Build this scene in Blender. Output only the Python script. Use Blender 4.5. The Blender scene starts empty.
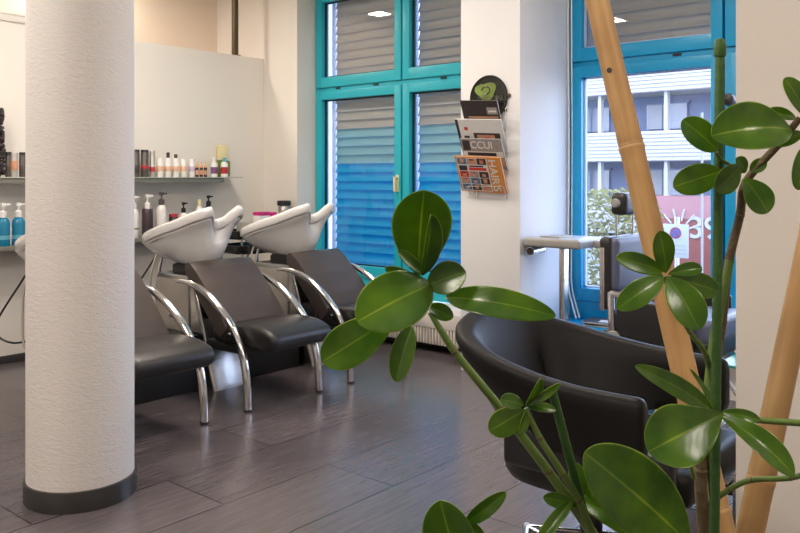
import bpy, bmesh, math, random
from mathutils import Vector, Matrix
random.seed(7)
SC = bpy.context.scene
COL = SC.collection
PI = math.pi

# ------------------------------------------------------------------ camera frame
HC = 1.4
F_PX = 810.0
HOR = 177.0
FW = Vector((0.7615, 0.6481, 0)).normalized()
RT = Vector((FW.y, -FW.x, 0))
UP = Vector((0, 0, 1))

def at(u, v, t):
    """world point seen at photograph pixel (u, v) at depth t metres"""
    return Vector((0, 0, HC)) + FW * t + RT * ((u - 400) / F_PX * t) + UP * ((HOR - v) / F_PX * t)

def x_on_wall(u, Y):
    k = (u - 400) / F_PX
    d = FW + RT * k
    return d.x / d.y * Y

# ------------------------------------------------------------------ materials
def new_mat(name):
    m = bpy.data.materials.new(name)
    m.use_nodes = True
    nt = m.node_tree
    b = nt.nodes['Principled BSDF']
    return m, nt, b

def N(nt, kind, **kw):
    n = nt.nodes.new(kind)
    for k, v in kw.items():
        setattr(n, k, v)
    return n

def mat(name, col, rough=0.5, metal=0.0, var=0.06, scale=20.0, bump=0.0, bscale=80.0, coat=0.0, trans=0.0, spec=None, stretch=(1, 1, 1)):
    m, nt, b = new_mat(name)
    L = nt.links.new
    tc = N(nt, 'ShaderNodeTexCoord')
    mp = N(nt, 'ShaderNodeMapping')
    mp.inputs['Scale'].default_value = stretch
    L(tc.outputs['Object'], mp.inputs['Vector'])
    nz = N(nt, 'ShaderNodeTexNoise')
    nz.inputs['Scale'].default_value = scale
    nz.inputs['Detail'].default_value = 4
    L(mp.outputs[0], nz.inputs['Vector'])
    mx = N(nt, 'ShaderNodeMixRGB')
    mx.inputs['Color1'].default_value = (*[max(0, c * (1 - var)) for c in col], 1)
    mx.inputs['Color2'].default_value = (*[min(1, c * (1 + var)) for c in col], 1)
    L(nz.outputs['Fac'], mx.inputs['Fac'])
    L(mx.outputs[0], b.inputs['Base Color'])
    b.inputs['Roughness'].default_value = rough
    b.inputs['Metallic'].default_value = metal
    b.inputs['Coat Weight'].default_value = coat
    if spec is not None:
        b.inputs['Specular IOR Level'].default_value = spec
    if bump:
        n2 = N(nt, 'ShaderNodeTexNoise')
        n2.inputs['Scale'].default_value = bscale
        n2.inputs['Detail'].default_value = 5
        L(mp.outputs[0], n2.inputs['Vector'])
        bp = N(nt, 'ShaderNodeBump')
        bp.inputs['Strength'].default_value = bump
        bp.inputs['Distance'].default_value = 0.01
        L(n2.outputs['Fac'], bp.inputs['Height'])
        L(bp.outputs[0], b.inputs['Normal'])
    if trans:
        tr = N(nt, 'ShaderNodeBsdfTranslucent')
        L(mx.outputs[0], tr.inputs['Color'])
        ms = N(nt, 'ShaderNodeMixShader')
        ms.inputs[0].default_value = trans
        out = nt.nodes['Material Output']
        L(b.outputs[0], ms.inputs[1]); L(tr.outputs[0], ms.inputs[2])
        L(ms.outputs[0], out.inputs['Surface'])
    return m

def emis(name, col, s):
    m, nt, b = new_mat(name)
    b.inputs['Base Color'].default_value = (*col, 1)
    b.inputs['Emission Color'].default_value = (*col, 1)
    b.inputs['Emission Strength'].default_value = s
    return m

def glass_mat(name, tint=(1, 1, 1), refl=0.08, rough=0.0):
    m, nt, b = new_mat(name)
    L = nt.links.new
    nt.nodes.remove(b)
    t = N(nt, 'ShaderNodeBsdfTransparent'); t.inputs['Color'].default_value = (*tint, 1)
    g = N(nt, 'ShaderNodeBsdfGlossy'); g.inputs['Roughness'].default_value = rough
    lw = N(nt, 'ShaderNodeLayerWeight'); lw.inputs['Blend'].default_value = 0.25
    ml = N(nt, 'ShaderNodeMath', operation='MULTIPLY_ADD')
    ml.inputs[1].default_value = 0.35; ml.inputs[2].default_value = refl
    L(lw.outputs['Fresnel'], ml.inputs[0])
    ms = N(nt, 'ShaderNodeMixShader')
    L(ml.outputs[0], ms.inputs[0]); L(t.outputs[0], ms.inputs[1]); L(g.outputs[0], ms.inputs[2])
    L(ms.outputs[0], nt.nodes['Material Output'].inputs['Surface'])
    return m

def floor_mat():
    m, nt, b = new_mat('floor_tiles')
    L = nt.links.new
    tc = N(nt, 'ShaderNodeTexCoord')
    mp = N(nt, 'ShaderNodeMapping'); L(tc.outputs['Object'], mp.inputs['Vector'])
    mp.inputs['Location'].default_value = (0.35, 0.12, 0)
    br = N(nt, 'ShaderNodeTexBrick')
    br.offset = 0.5
    br.inputs['Scale'].default_value = 1.0
    br.inputs['Brick Width'].default_value = 1.25
    br.inputs['Row Height'].default_value = 0.42
    br.inputs['Mortar Size'].default_value = 0.0045
    br.inputs['Mortar Smooth'].default_value = 0.3
    br.inputs['Color1'].default_value = (0.088, 0.074, 0.080, 1)
    br.inputs['Color2'].default_value = (0.115, 0.097, 0.103, 1)
    br.inputs['Mortar'].default_value = (0.018, 0.016, 0.016, 1)
    L(mp.outputs[0], br.inputs['Vector'])
    m2 = N(nt, 'ShaderNodeMapping'); m2.inputs['Scale'].default_value = (1.6, 18, 1)
    L(tc.outputs['Object'], m2.inputs['Vector'])
    nz = N(nt, 'ShaderNodeTexNoise'); nz.inputs['Scale'].default_value = 2.6; nz.inputs['Detail'].default_value = 7
    nz.inputs['Roughness'].default_value = 0.65
    L(m2.outputs[0], nz.inputs['Vector'])
    rp = N(nt, 'ShaderNodeValToRGB')
    rp.color_ramp.elements[0].position = 0.3; rp.color_ramp.elements[0].color = (0.78, 0.78, 0.78, 1)
    rp.color_ramp.elements[1].position = 0.72; rp.color_ramp.elements[1].color = (1.28, 1.27, 1.27, 1)
    L(nz.outputs['Fac'], rp.inputs[0])
    mx = N(nt, 'ShaderNodeMixRGB', blend_type='MULTIPLY'); mx.inputs[0].default_value = 1
    L(br.outputs['Color'], mx.inputs[1]); L(rp.outputs[0], mx.inputs[2])
    L(mx.outputs[0], b.inputs['Base Color'])
    rr = N(nt, 'ShaderNodeMapRange'); rr.inputs['To Min'].default_value = 0.20; rr.inputs['To Max'].default_value = 0.27; b.inputs['Specular IOR Level'].default_value = 0.95
    L(nz.outputs['Fac'], rr.inputs['Value']); L(rr.outputs[0], b.inputs['Roughness'])
    bp = N(nt, 'ShaderNodeBump'); bp.inputs['Strength'].default_value = 0.008; bp.inputs['Distance'].default_value = 0.002
    L(nz.outputs['Fac'], bp.inputs['Height']); L(bp.outputs[0], b.inputs['Normal'])
    return m

def stucco_mat():
    m, nt, b = new_mat('stucco')
    L = nt.links.new
    tc = N(nt, 'ShaderNodeTexCoord')
    mp = N(nt, 'ShaderNodeMapping'); mp.inputs['Scale'].default_value = (1, 1, 2.4)
    L(tc.outputs['Object'], mp.inputs['Vector'])
    n1 = N(nt, 'ShaderNodeTexNoise'); n1.inputs['Scale'].default_value = 36; n1.inputs['Detail'].default_value = 6
    n1.inputs['Distortion'].default_value = 0.8
    L(mp.outputs[0], n1.inputs['Vector'])
    bp = N(nt, 'ShaderNodeBump'); bp.inputs['Strength'].default_value = 0.30; bp.inputs['Distance'].default_value = 0.012
    L(n1.outputs['Fac'], bp.inputs['Height']); L(bp.outputs[0], b.inputs['Normal'])
    b.inputs['Base Color'].default_value = (0.735, 0.705, 0.685, 1)
    b.inputs['Roughness'].default_value = 0.8
    return m

def leaf_mat():
    m, nt, b = new_mat('leaf')
    L = nt.links.new
    uv = N(nt, 'ShaderNodeUVMap'); uv.uv_map = 'UVMap'
    sp = N(nt, 'ShaderNodeSeparateXYZ'); L(uv.outputs[0], sp.inputs[0])
    s = N(nt, 'ShaderNodeMath', operation='SUBTRACT'); s.inputs[1].default_value = 0.5; L(sp.outputs[0], s.inputs[0])
    a = N(nt, 'ShaderNodeMath', operation='ABSOLUTE'); L(s.outputs[0], a.inputs[0])
    rp = N(nt, 'ShaderNodeValToRGB')
    e = rp.color_ramp.elements
    e[0].position = 0.006; e[0].color = (0.16, 0.26, 0.035, 1)
    e[1].position = 0.026; e[1].color = (0.062, 0.150, 0.012, 1)
    for p, c in ((0.465, (0.056, 0.138, 0.012, 1)), (0.492, (0.15, 0.25, 0.03, 1))):
        x = e.new(p); x.color = c
    L(a.outputs[0], rp.inputs[0])
    tc = N(nt, 'ShaderNodeTexCoord')
    nz = N(nt, 'ShaderNodeTexNoise'); nz.inputs['Scale'].default_value = 22; nz.inputs['Detail'].default_value = 2
    L(tc.outputs['Object'], nz.inputs['Vector'])
    r2 = N(nt, 'ShaderNodeValToRGB')
    r2.color_ramp.elements[0].position = 0.35; r2.color_ramp.elements[0].color = (0.7, 0.75, 0.7, 1)
    r2.color_ramp.elements[1].position = 0.75; r2.color_ramp.elements[1].color = (1.55, 1.3, 1.0, 1)
    L(nz.outputs['Fac'], r2.inputs[0])
    mx = N(nt, 'ShaderNodeMixRGB', blend_type='MULTIPLY'); mx.inputs[0].default_value = 1
    L(rp.outputs[0], mx.inputs[1]); L(r2.outputs[0], mx.inputs[2])
    L(mx.outputs[0], b.inputs['Base Color'])
    b.inputs['Roughness'].default_value = 0.24
    b.inputs['Specular IOR Level'].default_value = 0.6
    # side veins as a gentle bump
    wv = N(nt, 'ShaderNodeMath', operation='MULTIPLY_ADD')
    wv.inputs[1].default_value = 1.0
    m3 = N(nt, 'ShaderNodeMath', operation='MULTIPLY'); m3.inputs[1].default_value = -0.6
    L(a.outputs[0], m3.inputs[0]); L(sp.outputs[1], wv.inputs[0]); L(m3.outputs[0], wv.inputs[2])
    si = N(nt, 'ShaderNodeMath', operation='MULTIPLY'); si.inputs[1].default_value = 60; L(wv.outputs[0], si.inputs[0])
    sn = N(nt, 'ShaderNodeMath', operation='SINE'); L(si.outputs[0], sn.inputs[0])
    bp = N(nt, 'ShaderNodeBump'); bp.inputs['Strength'].default_value = 0.015; bp.inputs['Distance'].default_value = 0.002
    L(sn.outputs[0], bp.inputs['Height']); L(bp.outputs[0], b.inputs['Normal'])
    tr = N(nt, 'ShaderNodeBsdfTranslucent')
    hs = N(nt, 'ShaderNodeMixRGB', blend_type='MULTIPLY'); hs.inputs[0].default_value = 1
    hs.inputs[2].default_value = (5.0, 4.0, 1.0, 1)
    L(mx.outputs[0], hs.inputs[1]); L(hs.outputs[0], tr.inputs['Color'])
    ms = N(nt, 'ShaderNodeMixShader'); ms.inputs[0].default_value = 0.28
    L(b.outputs[0], ms.inputs[1]); L(tr.outputs[0], ms.inputs[2])
    L(ms.outputs[0], nt.nodes['Material Output'].inputs['Surface'])
    return m

def bamboo_mat():
    m, nt, b = new_mat('bamboo')
    L = nt.links.new
    tc = N(nt, 'ShaderNodeTexCoord')
    mp = N(nt, 'ShaderNodeMapping'); mp.inputs['Scale'].default_value = (60, 60, 3)
    L(tc.outputs['Object'], mp.inputs['Vector'])
    nz = N(nt, 'ShaderNodeTexNoise'); nz.inputs['Scale'].default_value = 1; nz.inputs['Detail'].default_value = 6
    L(mp.outputs[0], nz.inputs['Vector'])
    n2 = N(nt, 'ShaderNodeTexNoise'); n2.inputs['Scale'].default_value = 5; n2.inputs['Detail'].default_value = 3
    L(tc.outputs['Object'], n2.inputs['Vector'])
    ad = N(nt, 'ShaderNodeMath', operation='ADD'); L(nz.outputs['Fac'], ad.inputs[0]); L(n2.outputs['Fac'], ad.inputs[1])
    rp = N(nt, 'ShaderNodeValToRGB')
    e = rp.color_ramp.elements
    e[0].position = 0.36; e[0].color = (0.36, 0.20, 0.075, 1)
    e[1].position = 0.62; e[1].color = (0.57, 0.345, 0.145, 1)
    h = N(nt, 'ShaderNodeMath', operation='MULTIPLY'); h.inputs[1].default_value = 0.5
    L(ad.outputs[0], h.inputs[0]); L(h.outputs[0], rp.inputs[0]); L(rp.outputs[0], b.inputs['Base Color'])
    b.inputs['Roughness'].default_value = 0.42
    return m

M = {}
M['plaster'] = mat('plaster', (0.80, 0.755, 0.70), 0.85, var=0.02, scale=3, bump=0.05, bscale=120)
M['plaster_tan'] = mat('plaster_tan', (0.80, 0.68, 0.56), 0.85, var=0.02, scale=3, bump=0.05, bscale=120)
M['plaster_white'] = mat('plaster_white', (0.82, 0.82, 0.83), 0.8, var=0.02, scale=3, bump=0.05, bscale=120)
M['panel'] = mat('panel', (0.80, 0.765, 0.71), 0.6, var=0.02, scale=2)
M['ceiling'] = mat('ceiling_paint', (0.82, 0.80, 0.78), 0.9, var=0.01)
M['stucco'] = stucco_mat()
M['floor'] = floor_mat()
M['baseboard'] = mat('dark_base', (0.035, 0.033, 0.034), 0.35, var=0.3, scale=9)
M['turq'] = mat('turquoise_paint', (0.016, 0.44, 0.55), 0.32, var=0.05, scale=4)
M['turq_bluelit'] = mat('turquoise_paint_bluelit', (0.004, 0.33, 0.62), 0.32, var=0.05, scale=4)  # same turquoise paint, with the street window's blue light put into its colour
M['gasket'] = mat('gasket', (0.012, 0.012, 0.013), 0.6)
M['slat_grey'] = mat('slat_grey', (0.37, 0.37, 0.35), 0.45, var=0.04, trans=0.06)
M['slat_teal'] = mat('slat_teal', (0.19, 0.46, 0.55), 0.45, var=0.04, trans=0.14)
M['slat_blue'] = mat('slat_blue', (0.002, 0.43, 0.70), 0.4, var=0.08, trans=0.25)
M['rail_and_lit_seal'] = mat('rail_and_lit_seal', (0.75, 0.80, 0.90), 0.5, trans=0.3)
M['chrome'] = mat('chrome', (0.80, 0.79, 0.78), 0.12, metal=1.0, var=0.01)
M['steel'] = mat('brushed_steel', (0.60, 0.58, 0.57), 0.22, metal=1.0, var=0.1, scale=6, bump=0.04, bscale=40, stretch=(1, 1, 14))
M['steel_warm'] = mat('satin_steel', (0.55, 0.51, 0.46), 0.45, metal=0.7, var=0.06, scale=5)
M['leather'] = mat('black_leather', (0.016, 0.0145, 0.0145), 0.36, var=0.15, scale=14, bump=0.10, bscale=260, spec=0.5)
M['leather_tub'] = mat('soft_black_leather', (0.007, 0.006, 0.0058), 0.45, var=0.15, scale=14, bump=0.10, bscale=260, spec=0.2)
M['leather_brown'] = mat('dark_brown_leather', (0.060, 0.046, 0.042), 0.42, var=0.12, scale=14, bump=0.10, bscale=260, spec=0.45)
M['leather_skylit'] = mat('black_leather_skylit', (0.10, 0.115, 0.19), 0.42, var=0.1, scale=14, bump=0.1, bscale=260)  # black upholstery; the window's blue reflection is put into this colour
M['black'] = mat('black_plastic', (0.013, 0.013, 0.014), 0.4, var=0.1)
M['black_gloss'] = mat('black_gloss', (0.012, 0.011, 0.011), 0.15, var=0.1)
M['ceramic'] = mat('ceramic', (0.78, 0.77, 0.765), 0.10, var=0.01, coat=0.5)
M['glass'] = glass_mat('glass', refl=0.03)
M['shelf_glass'] = mat('shelf_glass', (0.50, 0.53, 0.47), 0.2, var=0.03)
M['shelf_board'] = mat('shelf_board', (0.20, 0.20, 0.165), 0.35, var=0.05)
M['teal_glass'] = mat('teal_glass', (0.10, 0.42, 0.38), 0.12, var=0.03, trans=0.3)
M['white'] = mat('white_plastic', (0.80, 0.79, 0.78), 0.3, var=0.02)
M['cream'] = mat('cream', (0.80, 0.70, 0.40), 0.45, var=0.04)
M['radiator'] = mat('radiator_enamel', (0.76, 0.71, 0.65), 0.4, var=0.02)
M['leaf'] = leaf_mat()
M['stem'] = mat('green_stem', (0.115, 0.19, 0.035), 0.5, var=0.3, scale=40, bump=0.2, bscale=60)
M['stem_brown'] = mat('woody_stem', (0.13, 0.095, 0.05), 0.7, var=0.4, scale=60, bump=0.4, bscale=90)
M['stake'] = mat('green_stake', (0.035, 0.105, 0.018), 0.45, var=0.15, scale=40, bump=0.15, bscale=200)
M['bamboo'] = bamboo_mat()
M['bamboo_node'] = mat('bamboo_node', (0.33, 0.20, 0.09), 0.6, var=0.2, scale=60)
M['soil'] = mat('soil', (0.03, 0.02, 0.013), 0.95, var=0.5, scale=50, bump=0.5, bscale=60)
M['pot'] = mat('pot_glaze', (0.55, 0.53, 0.50), 0.4)
M['paper'] = mat('paper', (0.78, 0.76, 0.73), 0.6, var=0.03)
M['orange'] = mat('cover_orange', (0.72, 0.30, 0.07), 0.35, var=0.08, scale=30)
M['red'] = mat('print_red', (0.62, 0.05, 0.03), 0.4, var=0.2, scale=60)
M['skin'] = mat('print_skin', (0.60, 0.30, 0.19), 0.4, var=0.3, scale=70)
M['bluep'] = mat('print_blue', (0.08, 0.20, 0.38), 0.4, var=0.5, scale=70)
M['print_dark'] = mat('print_dark', (0.045, 0.035, 0.035), 0.35, var=0.6, scale=70)
M['print_grey'] = mat('print_grey', (0.33, 0.31, 0.30), 0.35, var=0.35, scale=60)
M['print_white'] = mat('print_white', (0.75, 0.74, 0.73), 0.35, var=0.03)
M['magenta'] = mat('magenta', (0.62, 0.03, 0.22), 0.4)
M['purple'] = mat('purple_label', (0.20, 0.07, 0.22), 0.4)
M['plum'] = mat('plum_bottle', (0.050, 0.032, 0.040), 0.3, var=0.1)
M['peach'] = mat('peach_label', (0.78, 0.48, 0.33), 0.4)
M['lilac'] = mat('lilac_label', (0.55, 0.45, 0.62), 0.4)
M['amber'] = mat('amber_glass', (0.045, 0.018, 0.010), 0.15)
M['gold'] = mat('orange_tip', (0.75, 0.36, 0.10), 0.4)
M['grey_can'] = mat('grey_can', (0.11, 0.095, 0.088), 0.3, metal=0.3)
M['silver_can'] = mat('silver_can', (0.50, 0.48, 0.46), 0.3, metal=0.5)
M['red_label'] = mat('red_label', (0.45, 0.03, 0.05), 0.4)
M['green_jar'] = mat('green_jar', (0.16, 0.23, 0.03), 0.3)
M['blue_bottle'] = mat('blue_bottle', (0.010, 0.20, 0.36), 0.25)
M['blue_cap'] = mat('blue_cap', (0.13, 0.40, 0.55), 0.3)
M['table_grey'] = mat('table_grey', (0.34, 0.33, 0.31), 0.4, var=0.05)
M['table_top'] = mat('table_top', (0.55, 0.57, 0.62), 0.25, var=0.03)
M['plaque_green'] = mat('plaque_green', (0.20, 0.27, 0.06), 0.3, var=0.7, scale=14)
M['plaque_black'] = mat('plaque_black', (0.015, 0.018, 0.014), 0.2, var=0.3, scale=12)
M['clear'] = glass_mat('clear_plastic', (0.93, 0.94, 0.93), 0.06, 0.05)
M['dark_bronze'] = mat('dark_bronze', (0.10, 0.075, 0.045), 0.4, metal=0.5)
M['beads'] = mat('black_beads', (0.020, 0.012, 0.014), 0.3)
# outdoors
M['facade'] = mat('facade_white', (0.345, 0.335, 0.325), 0.7, var=0.02)
M['facade_grey'] = mat('facade_grey', (0.115, 0.140, 0.215), 0.7, var=0.05)
M['facade_win'] = mat('facade_glass', (0.182, 0.196, 0.238), 0.15, var=0.1)
M['curtain'] = mat('curtain', (0.280, 0.280, 0.294), 0.8)
M['asphalt'] = mat('asphalt', (0.140, 0.140, 0.140), 0.9, var=0.15, scale=4)
M['hoarding'] = mat('hoarding_red', (0.238, 0.063, 0.049), 0.5, var=0.12, scale=3)
M['pink'] = mat('hoarding_pink', (0.364, 0.168, 0.168), 0.5, var=0.1, scale=3)
M['bush'] = mat('bush_leaves', (0.154, 0.140, 0.031), 0.8, var=0.7, scale=30)
M['board_white'] = mat('board_white', (0.420, 0.420, 0.420), 0.5, var=0.03)
M['sign_red'] = mat('sign_red', (0.308, 0.042, 0.056), 0.4)
M['sign_blue'] = mat('sign_blue', (0.070, 0.112, 0.308), 0.4)

# ------------------------------------------------------------------ mesh helpers
class MB:
    def __init__(s):
        s.bm = bmesh.new()
        s.uv = None
    def _fin(s, geom_faces, mi):
        for f in geom_faces:
            f.material_index = mi
            f.smooth = True
    def box(s, a, b, mi=0, bev=0.0, seg=2, mtx=None):
        t = bmesh.new()
        bmesh.ops.create_cube(t, size=1.0)
        c = [(a[i] + b[i]) / 2 for i in range(3)]
        d = [max(1e-5, abs(b[i] - a[i])) for i in range(3)]
        for v in t.verts:
            v.co = Vector((v.co.x * d[0] + c[0], v.co.y * d[1] + c[1], v.co.z * d[2] + c[2]))
        if bev > 0:
            bev = min(bev, min(d) * 0.49)
            bmesh.ops.bevel(t, geom=t.edges[:], offset=bev, segments=seg, profile=0.6, affect='EDGES')
        s.merge(t, mi, mtx)
    def merge(s, t, mi=0, mtx=None):
        vm = {}
        for v in t.verts:
            co = v.co if mtx is None else mtx @ v.co
            vm[v] = s.bm.verts.new(co)
        for f in t.faces:
            try:
                nf = s.bm.faces.new([vm[v] for v in f.verts])
                nf.material_index = mi; nf.smooth = True
            except ValueError:
                pass
        t.free()
    def rings(s, rings, mi=0, cap0=True, cap1=True, closed=True, mats=None):
        vs = [[s.bm.verts.new(p) for p in r] for r in rings]
        n = len(vs[0])
        for k in range(len(vs) - 1):
            for i in range(n if closed else n - 1):
                j = (i + 1) % n
                try:
                    f = s.bm.faces.new((vs[k][i], vs[k][j], vs[k + 1][j], vs[k + 1][i]))
                    f.smooth = True
                    f.material_index = mats[k] if mats else mi
                except ValueError:
                    pass
        if cap0:
            f = s.bm.faces.new(list(reversed(vs[0]))); f.material_index = mats[0] if mats else mi
        if cap1:
            f = s.bm.faces.new(vs[-1]); f.material_index = mats[-1] if mats else mi
        return vs
    def lathe(s, prof, seg=28, c=(0, 0, 0), mi=0, mats=None, mtx=None):
        rs = []
        for r, z in prof:
            ring = []
            for i in range(seg):
                a = 2 * PI * i / seg
                p = Vector((c[0] + max(r, 1e-4) * math.cos(a), c[1] + max(r, 1e-4) * math.sin(a), c[2] + z))
                ring.append(p if mtx is None else mtx @ p)
            rs.append(ring)
        s.rings(rs, mi, mats=mats)
    def tube(s, pts, r, seg=12, mi=0, smooth=True, sub=8, flat=1.0, caps=True):
        pts = [Vector(p) for p in pts]
        rad = r if isinstance(r, (list, tuple)) else [r] * len(pts)
        if smooth and len(pts) > 2:
            P, R = [], []
            for i in range(len(pts) - 1):
                p0 = pts[max(i - 1, 0)]; p1 = pts[i]; p2 = pts[i + 1]; p3 = pts[min(i + 2, len(pts) - 1)]
                for k in range(sub):
                    t = k / sub
                    P.append(0.5 * ((2 * p1) + (p2 - p0) * t + (2 * p0 - 5 * p1 + 4 * p2 - p3) * t * t + (3 * p1 - p0 - 3 * p2 + p3) * t ** 3))
                    R.append(rad[i] * (1 - t) + rad[i + 1] * t)
            P.append(pts[-1]); R.append(rad[-1])
            pts, rad = P, R
        tan = []
        for i in range(len(pts)):
            d = pts[min(i + 1, len(pts) - 1)] - pts[max(i - 1, 0)]
            tan.append(d.normalized() if d.length > 1e-9 else Vector((0, 0, 1)))
        ref = Vector((0, 0, 1)) if abs(tan[0].z) < 0.9 else Vector((1, 0, 0))
        nrm = (ref - tan[0] * ref.dot(tan[0])).normalized()
        rs = []
        for i, p in enumerate(pts):
            nrm = (nrm - tan[i] * nrm.dot(tan[i]))
            nrm = nrm.normalized() if nrm.length > 1e-6 else tan[i].orthogonal().normalized()
            b = tan[i].cross(nrm)
            rs.append([p + (nrm * math.cos(2 * PI * k / seg) + b * math.sin(2 * PI * k / seg) * flat) * rad[i] for k in range(seg)])
        s.rings(rs, mi, cap0=caps, cap1=caps)
    def prism(s, poly, a, b, axis=0, mi=0, bev=0.0):
        """extrude polygon (2D) from a to b along axis (0: poly is y,z ; 2: poly is x,y ; 1: poly is x,z)"""
        t = bmesh.new()
        def mk(p, q):
            return {0: (q, p[0], p[1]), 1: (p[0], q, p[1]), 2: (p[0], p[1], q)}[axis]
        v0 = [t.verts.new(mk(p, a)) for p in poly]
        v1 = [t.verts.new(mk(p, b)) for p in poly]
        n = len(poly)
        t.faces.new(v0); t.faces.new(list(reversed(v1)))
        for i in range(n):
            t.faces.new((v0[i], v1[i], v1[(i + 1) % n], v0[(i + 1) % n]))
        bmesh.ops.recalc_face_normals(t, faces=t.faces[:])
        if bev:
            bmesh.ops.bevel(t, geom=t.edges[:], offset=bev, segments=2, profile=0.6, affect='EDGES')
        s.merge(t, mi)
    def quad(s, p, mi=0):
        f = s.bm.faces.new([s.bm.verts.new(Vector(q)) for q in p]); f.material_index = mi
    def build(s, name, mats, parent=None, loc=None, angle=40, recalc=True):
        if recalc:
            bmesh.ops.recalc_face_normals(s.bm, faces=s.bm.faces[:])
        me = bpy.data.meshes.new(name)
        s.bm.to_mesh(me); s.bm.free()
        if not isinstance(mats, (list, tuple)):
            mats = [mats]
        for m in mats:
            me.materials.append(M[m] if isinstance(m, str) else m)
        me.set_sharp_from_angle(angle=math.radians(angle))
        o = bpy.data.objects.new(name, me)
        COL.objects.link(o)
        if parent is not None:
            o.parent = parent
        if loc is not None:
            o.location = loc
        return o

def tag(o, label, cat, group=None, kind=None):
    o['label'] = label; o['category'] = cat
    if group: o['group'] = group
    if kind: o['kind'] = kind
    return o

def thing(name, label, cat, loc=(0, 0, 0), rz=0.0, group=None):
    o = bpy.data.objects.new(name, None)
    o.empty_display_size = 0.1
    COL.objects.link(o)
    o.location = loc; o.rotation_euler = (0, 0, rz)
    return tag(o, label, cat, group)

def struct(o, label=None, cat=None):
    o['kind'] = 'structure'
    if label: o['label'] = label
    if cat: o['category'] = cat
    return o

def sbox(name, a, b, m, bev=0.0, label=None, cat=None):
    mb = MB(); mb.box(a, b, 0, bev)
    return struct(mb.build(name, m), label, cat)

def dup(root, loc, label=None, rz=None, group=None):
    r = root.copy(); COL.objects.link(r); r.location = loc
    if rz is not None: r.rotation_euler = (0, 0, rz)
    if label: r['label'] = label
    if group: r['group'] = group
    for ch in list(root.children):
        c = ch.copy(); COL.objects.link(c); c.parent = r
        for g in list(ch.children):
            d = g.copy(); COL.objects.link(d); d.parent = c
    return r

# ================================================================== THE ROOM
XW = 5.476      # plane of the windows
XB = 5.215      # inner face of the window wall
XP = 4.757      # face of the pier
YA = 6.20       # face of the partition behind the basins
YR = 6.95       # rear wall above the partition
ZC = 3.45

sbox('floor', (-4.2, -3.4, -0.1), (XB + 0.6, YR + 0.2, 0), 'floor', label='dark grey wood-grain tiled floor with a soft sheen', cat='floor')
sbox('ceiling', (-4.2, -3.4, ZC), (XB + 0.6, YR + 0.2, ZC + 0.12), 'ceiling', label='white ceiling above the salon', cat='ceiling')
sbox('wall_back', (-4.2, YR, 0), (XB + 0.5, YR + 0.15, ZC), 'plaster_tan', label='tan rear wall seen above the basin partition', cat='wall')
# window wall with two openings: window 1 Y 3.47..5.72, window 2 Y 0.69..2.97
W1 = (3.47, 5.72); W2 = (0.69, 2.97); WZ0 = 0.34; WZ1 = 3.2
wb = MB()
wb.box((XB, W1[1], 0), (XW + 0.25, YR, ZC))
sw = wb.build('wall_right', 'plaster')
struct(sw, 'pale wall section between the basin partition and the turquoise window', 'wall')
sbox('wall_below_window_1', (XB, W1[0], 0), (XW + 0.25, W1[1], WZ0 - 0.03), 'plaster', label='low white wall under the blind-covered window', cat='wall')
sbox('wall_above_window_1', (XB, W1[0], WZ1), (XW + 0.25, W1[1], ZC), 'plaster', label='wall strip above the blind-covered window', cat='wall')
sbox('wall_pier', (XP, W2[1], 0), (XW + 0.25, W1[0], ZC), 'plaster_white', bev=0.004, label='white pier between the two windows with the magazine rack', cat='wall')
sbox('wall_below_window_2', (XB, W2[0], 0), (XW + 0.25, W2[1], WZ0 - 0.03), 'plaster', label='low wall under the clear street window', cat='wall')
sbox('wall_above_window_2', (XB, W2[0], WZ1), (XW + 0.25, W2[1], ZC), 'plaster', label='wall strip above the clear street window', cat='wall')
sbox('wall_near', (2.6, -1.6, 0), (XW + 0.25, 0.84, ZC), 'plaster', bev=0.004, label='beige wall end beside the bamboo at the right edge', cat='wall')
sbox('wall_rear', (-4.2, -3.4, 0), (-4.05, YR, ZC), 'plaster', label='wall behind the photographer', cat='wall')
sbox('wall_front', (-4.2, -3.4, 0), (XB + 0.5, -3.25, ZC), 'plaster', label='wall across the room behind the camera', cat='wall')
sbox('wall_side', (XB + 0.25, -3.4, 0), (XB + 0.5, 0.69, ZC), 'plaster', label='wall past the street window', cat='wall')

# partition behind the basins
pm = MB()
xe = XB - 0.001
pm.box((-4.0, YA, 0), (xe, YA + 0.10, 2.563), 0, 0.004)
pr = struct(pm.build('partition', 'panel'), 'cream partition behind the basins carrying two product shelves', 'partition')
tm = MB()
tm.box((-4.0, YA - 0.012, 2.572), (x_on_wall(60, YA), YA + 0.11, 2.622), 0, 0.004)
tm.box((-4.0, YA - 0.018, 2.622), (x_on_wall(60, YA), YA + 0.12, 2.640), 0, 0.003)
tm.box((-4.0, YA + 0.001, 2.563), (x_on_wall(60, YA), YA + 0.10, 2.573), 0)
struct(tm.build('trim_1', 'panel'), 'double moulded cap rail on the partition at top left', 'trim')
bb = MB(); bb.box((-4.0, YA - 0.018, 0), (xe, YA, 0.06), 0, 0.003)
struct(bb.build('baseboard_back', 'baseboard'), 'dark skirting along the foot of the cream partition', 'baseboard')
bb = MB(); bb.box((XB - 0.016, W1[0], 0), (XB, YA - 0.02, 0.07), 0, 0.003)
struct(bb.build('baseboard_right', 'baseboard'), 'dark skirting under the blind-covered window', 'baseboard')

# column
cx, cy = 1.818, 3.403
cm = MB()
cm.lathe([(0.2245, 0.0), (0.2245, ZC)], 72, (cx, cy, 0))
struct(cm.build('column', 'stucco', angle=60), 'thick round column with rough white plaster at the left', 'column')
cb = MB()
cb.lathe([(0.2345, 0.0), (0.2345, 0.080), (0.2325, 0.086), (0.2245, 0.088)], 72, (cx, cy, 0))
cbo = struct(cb.build('baseboard_column', 'baseboard', angle=50), 'dark skirting ring round the foot of the white column', 'baseboard')

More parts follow.
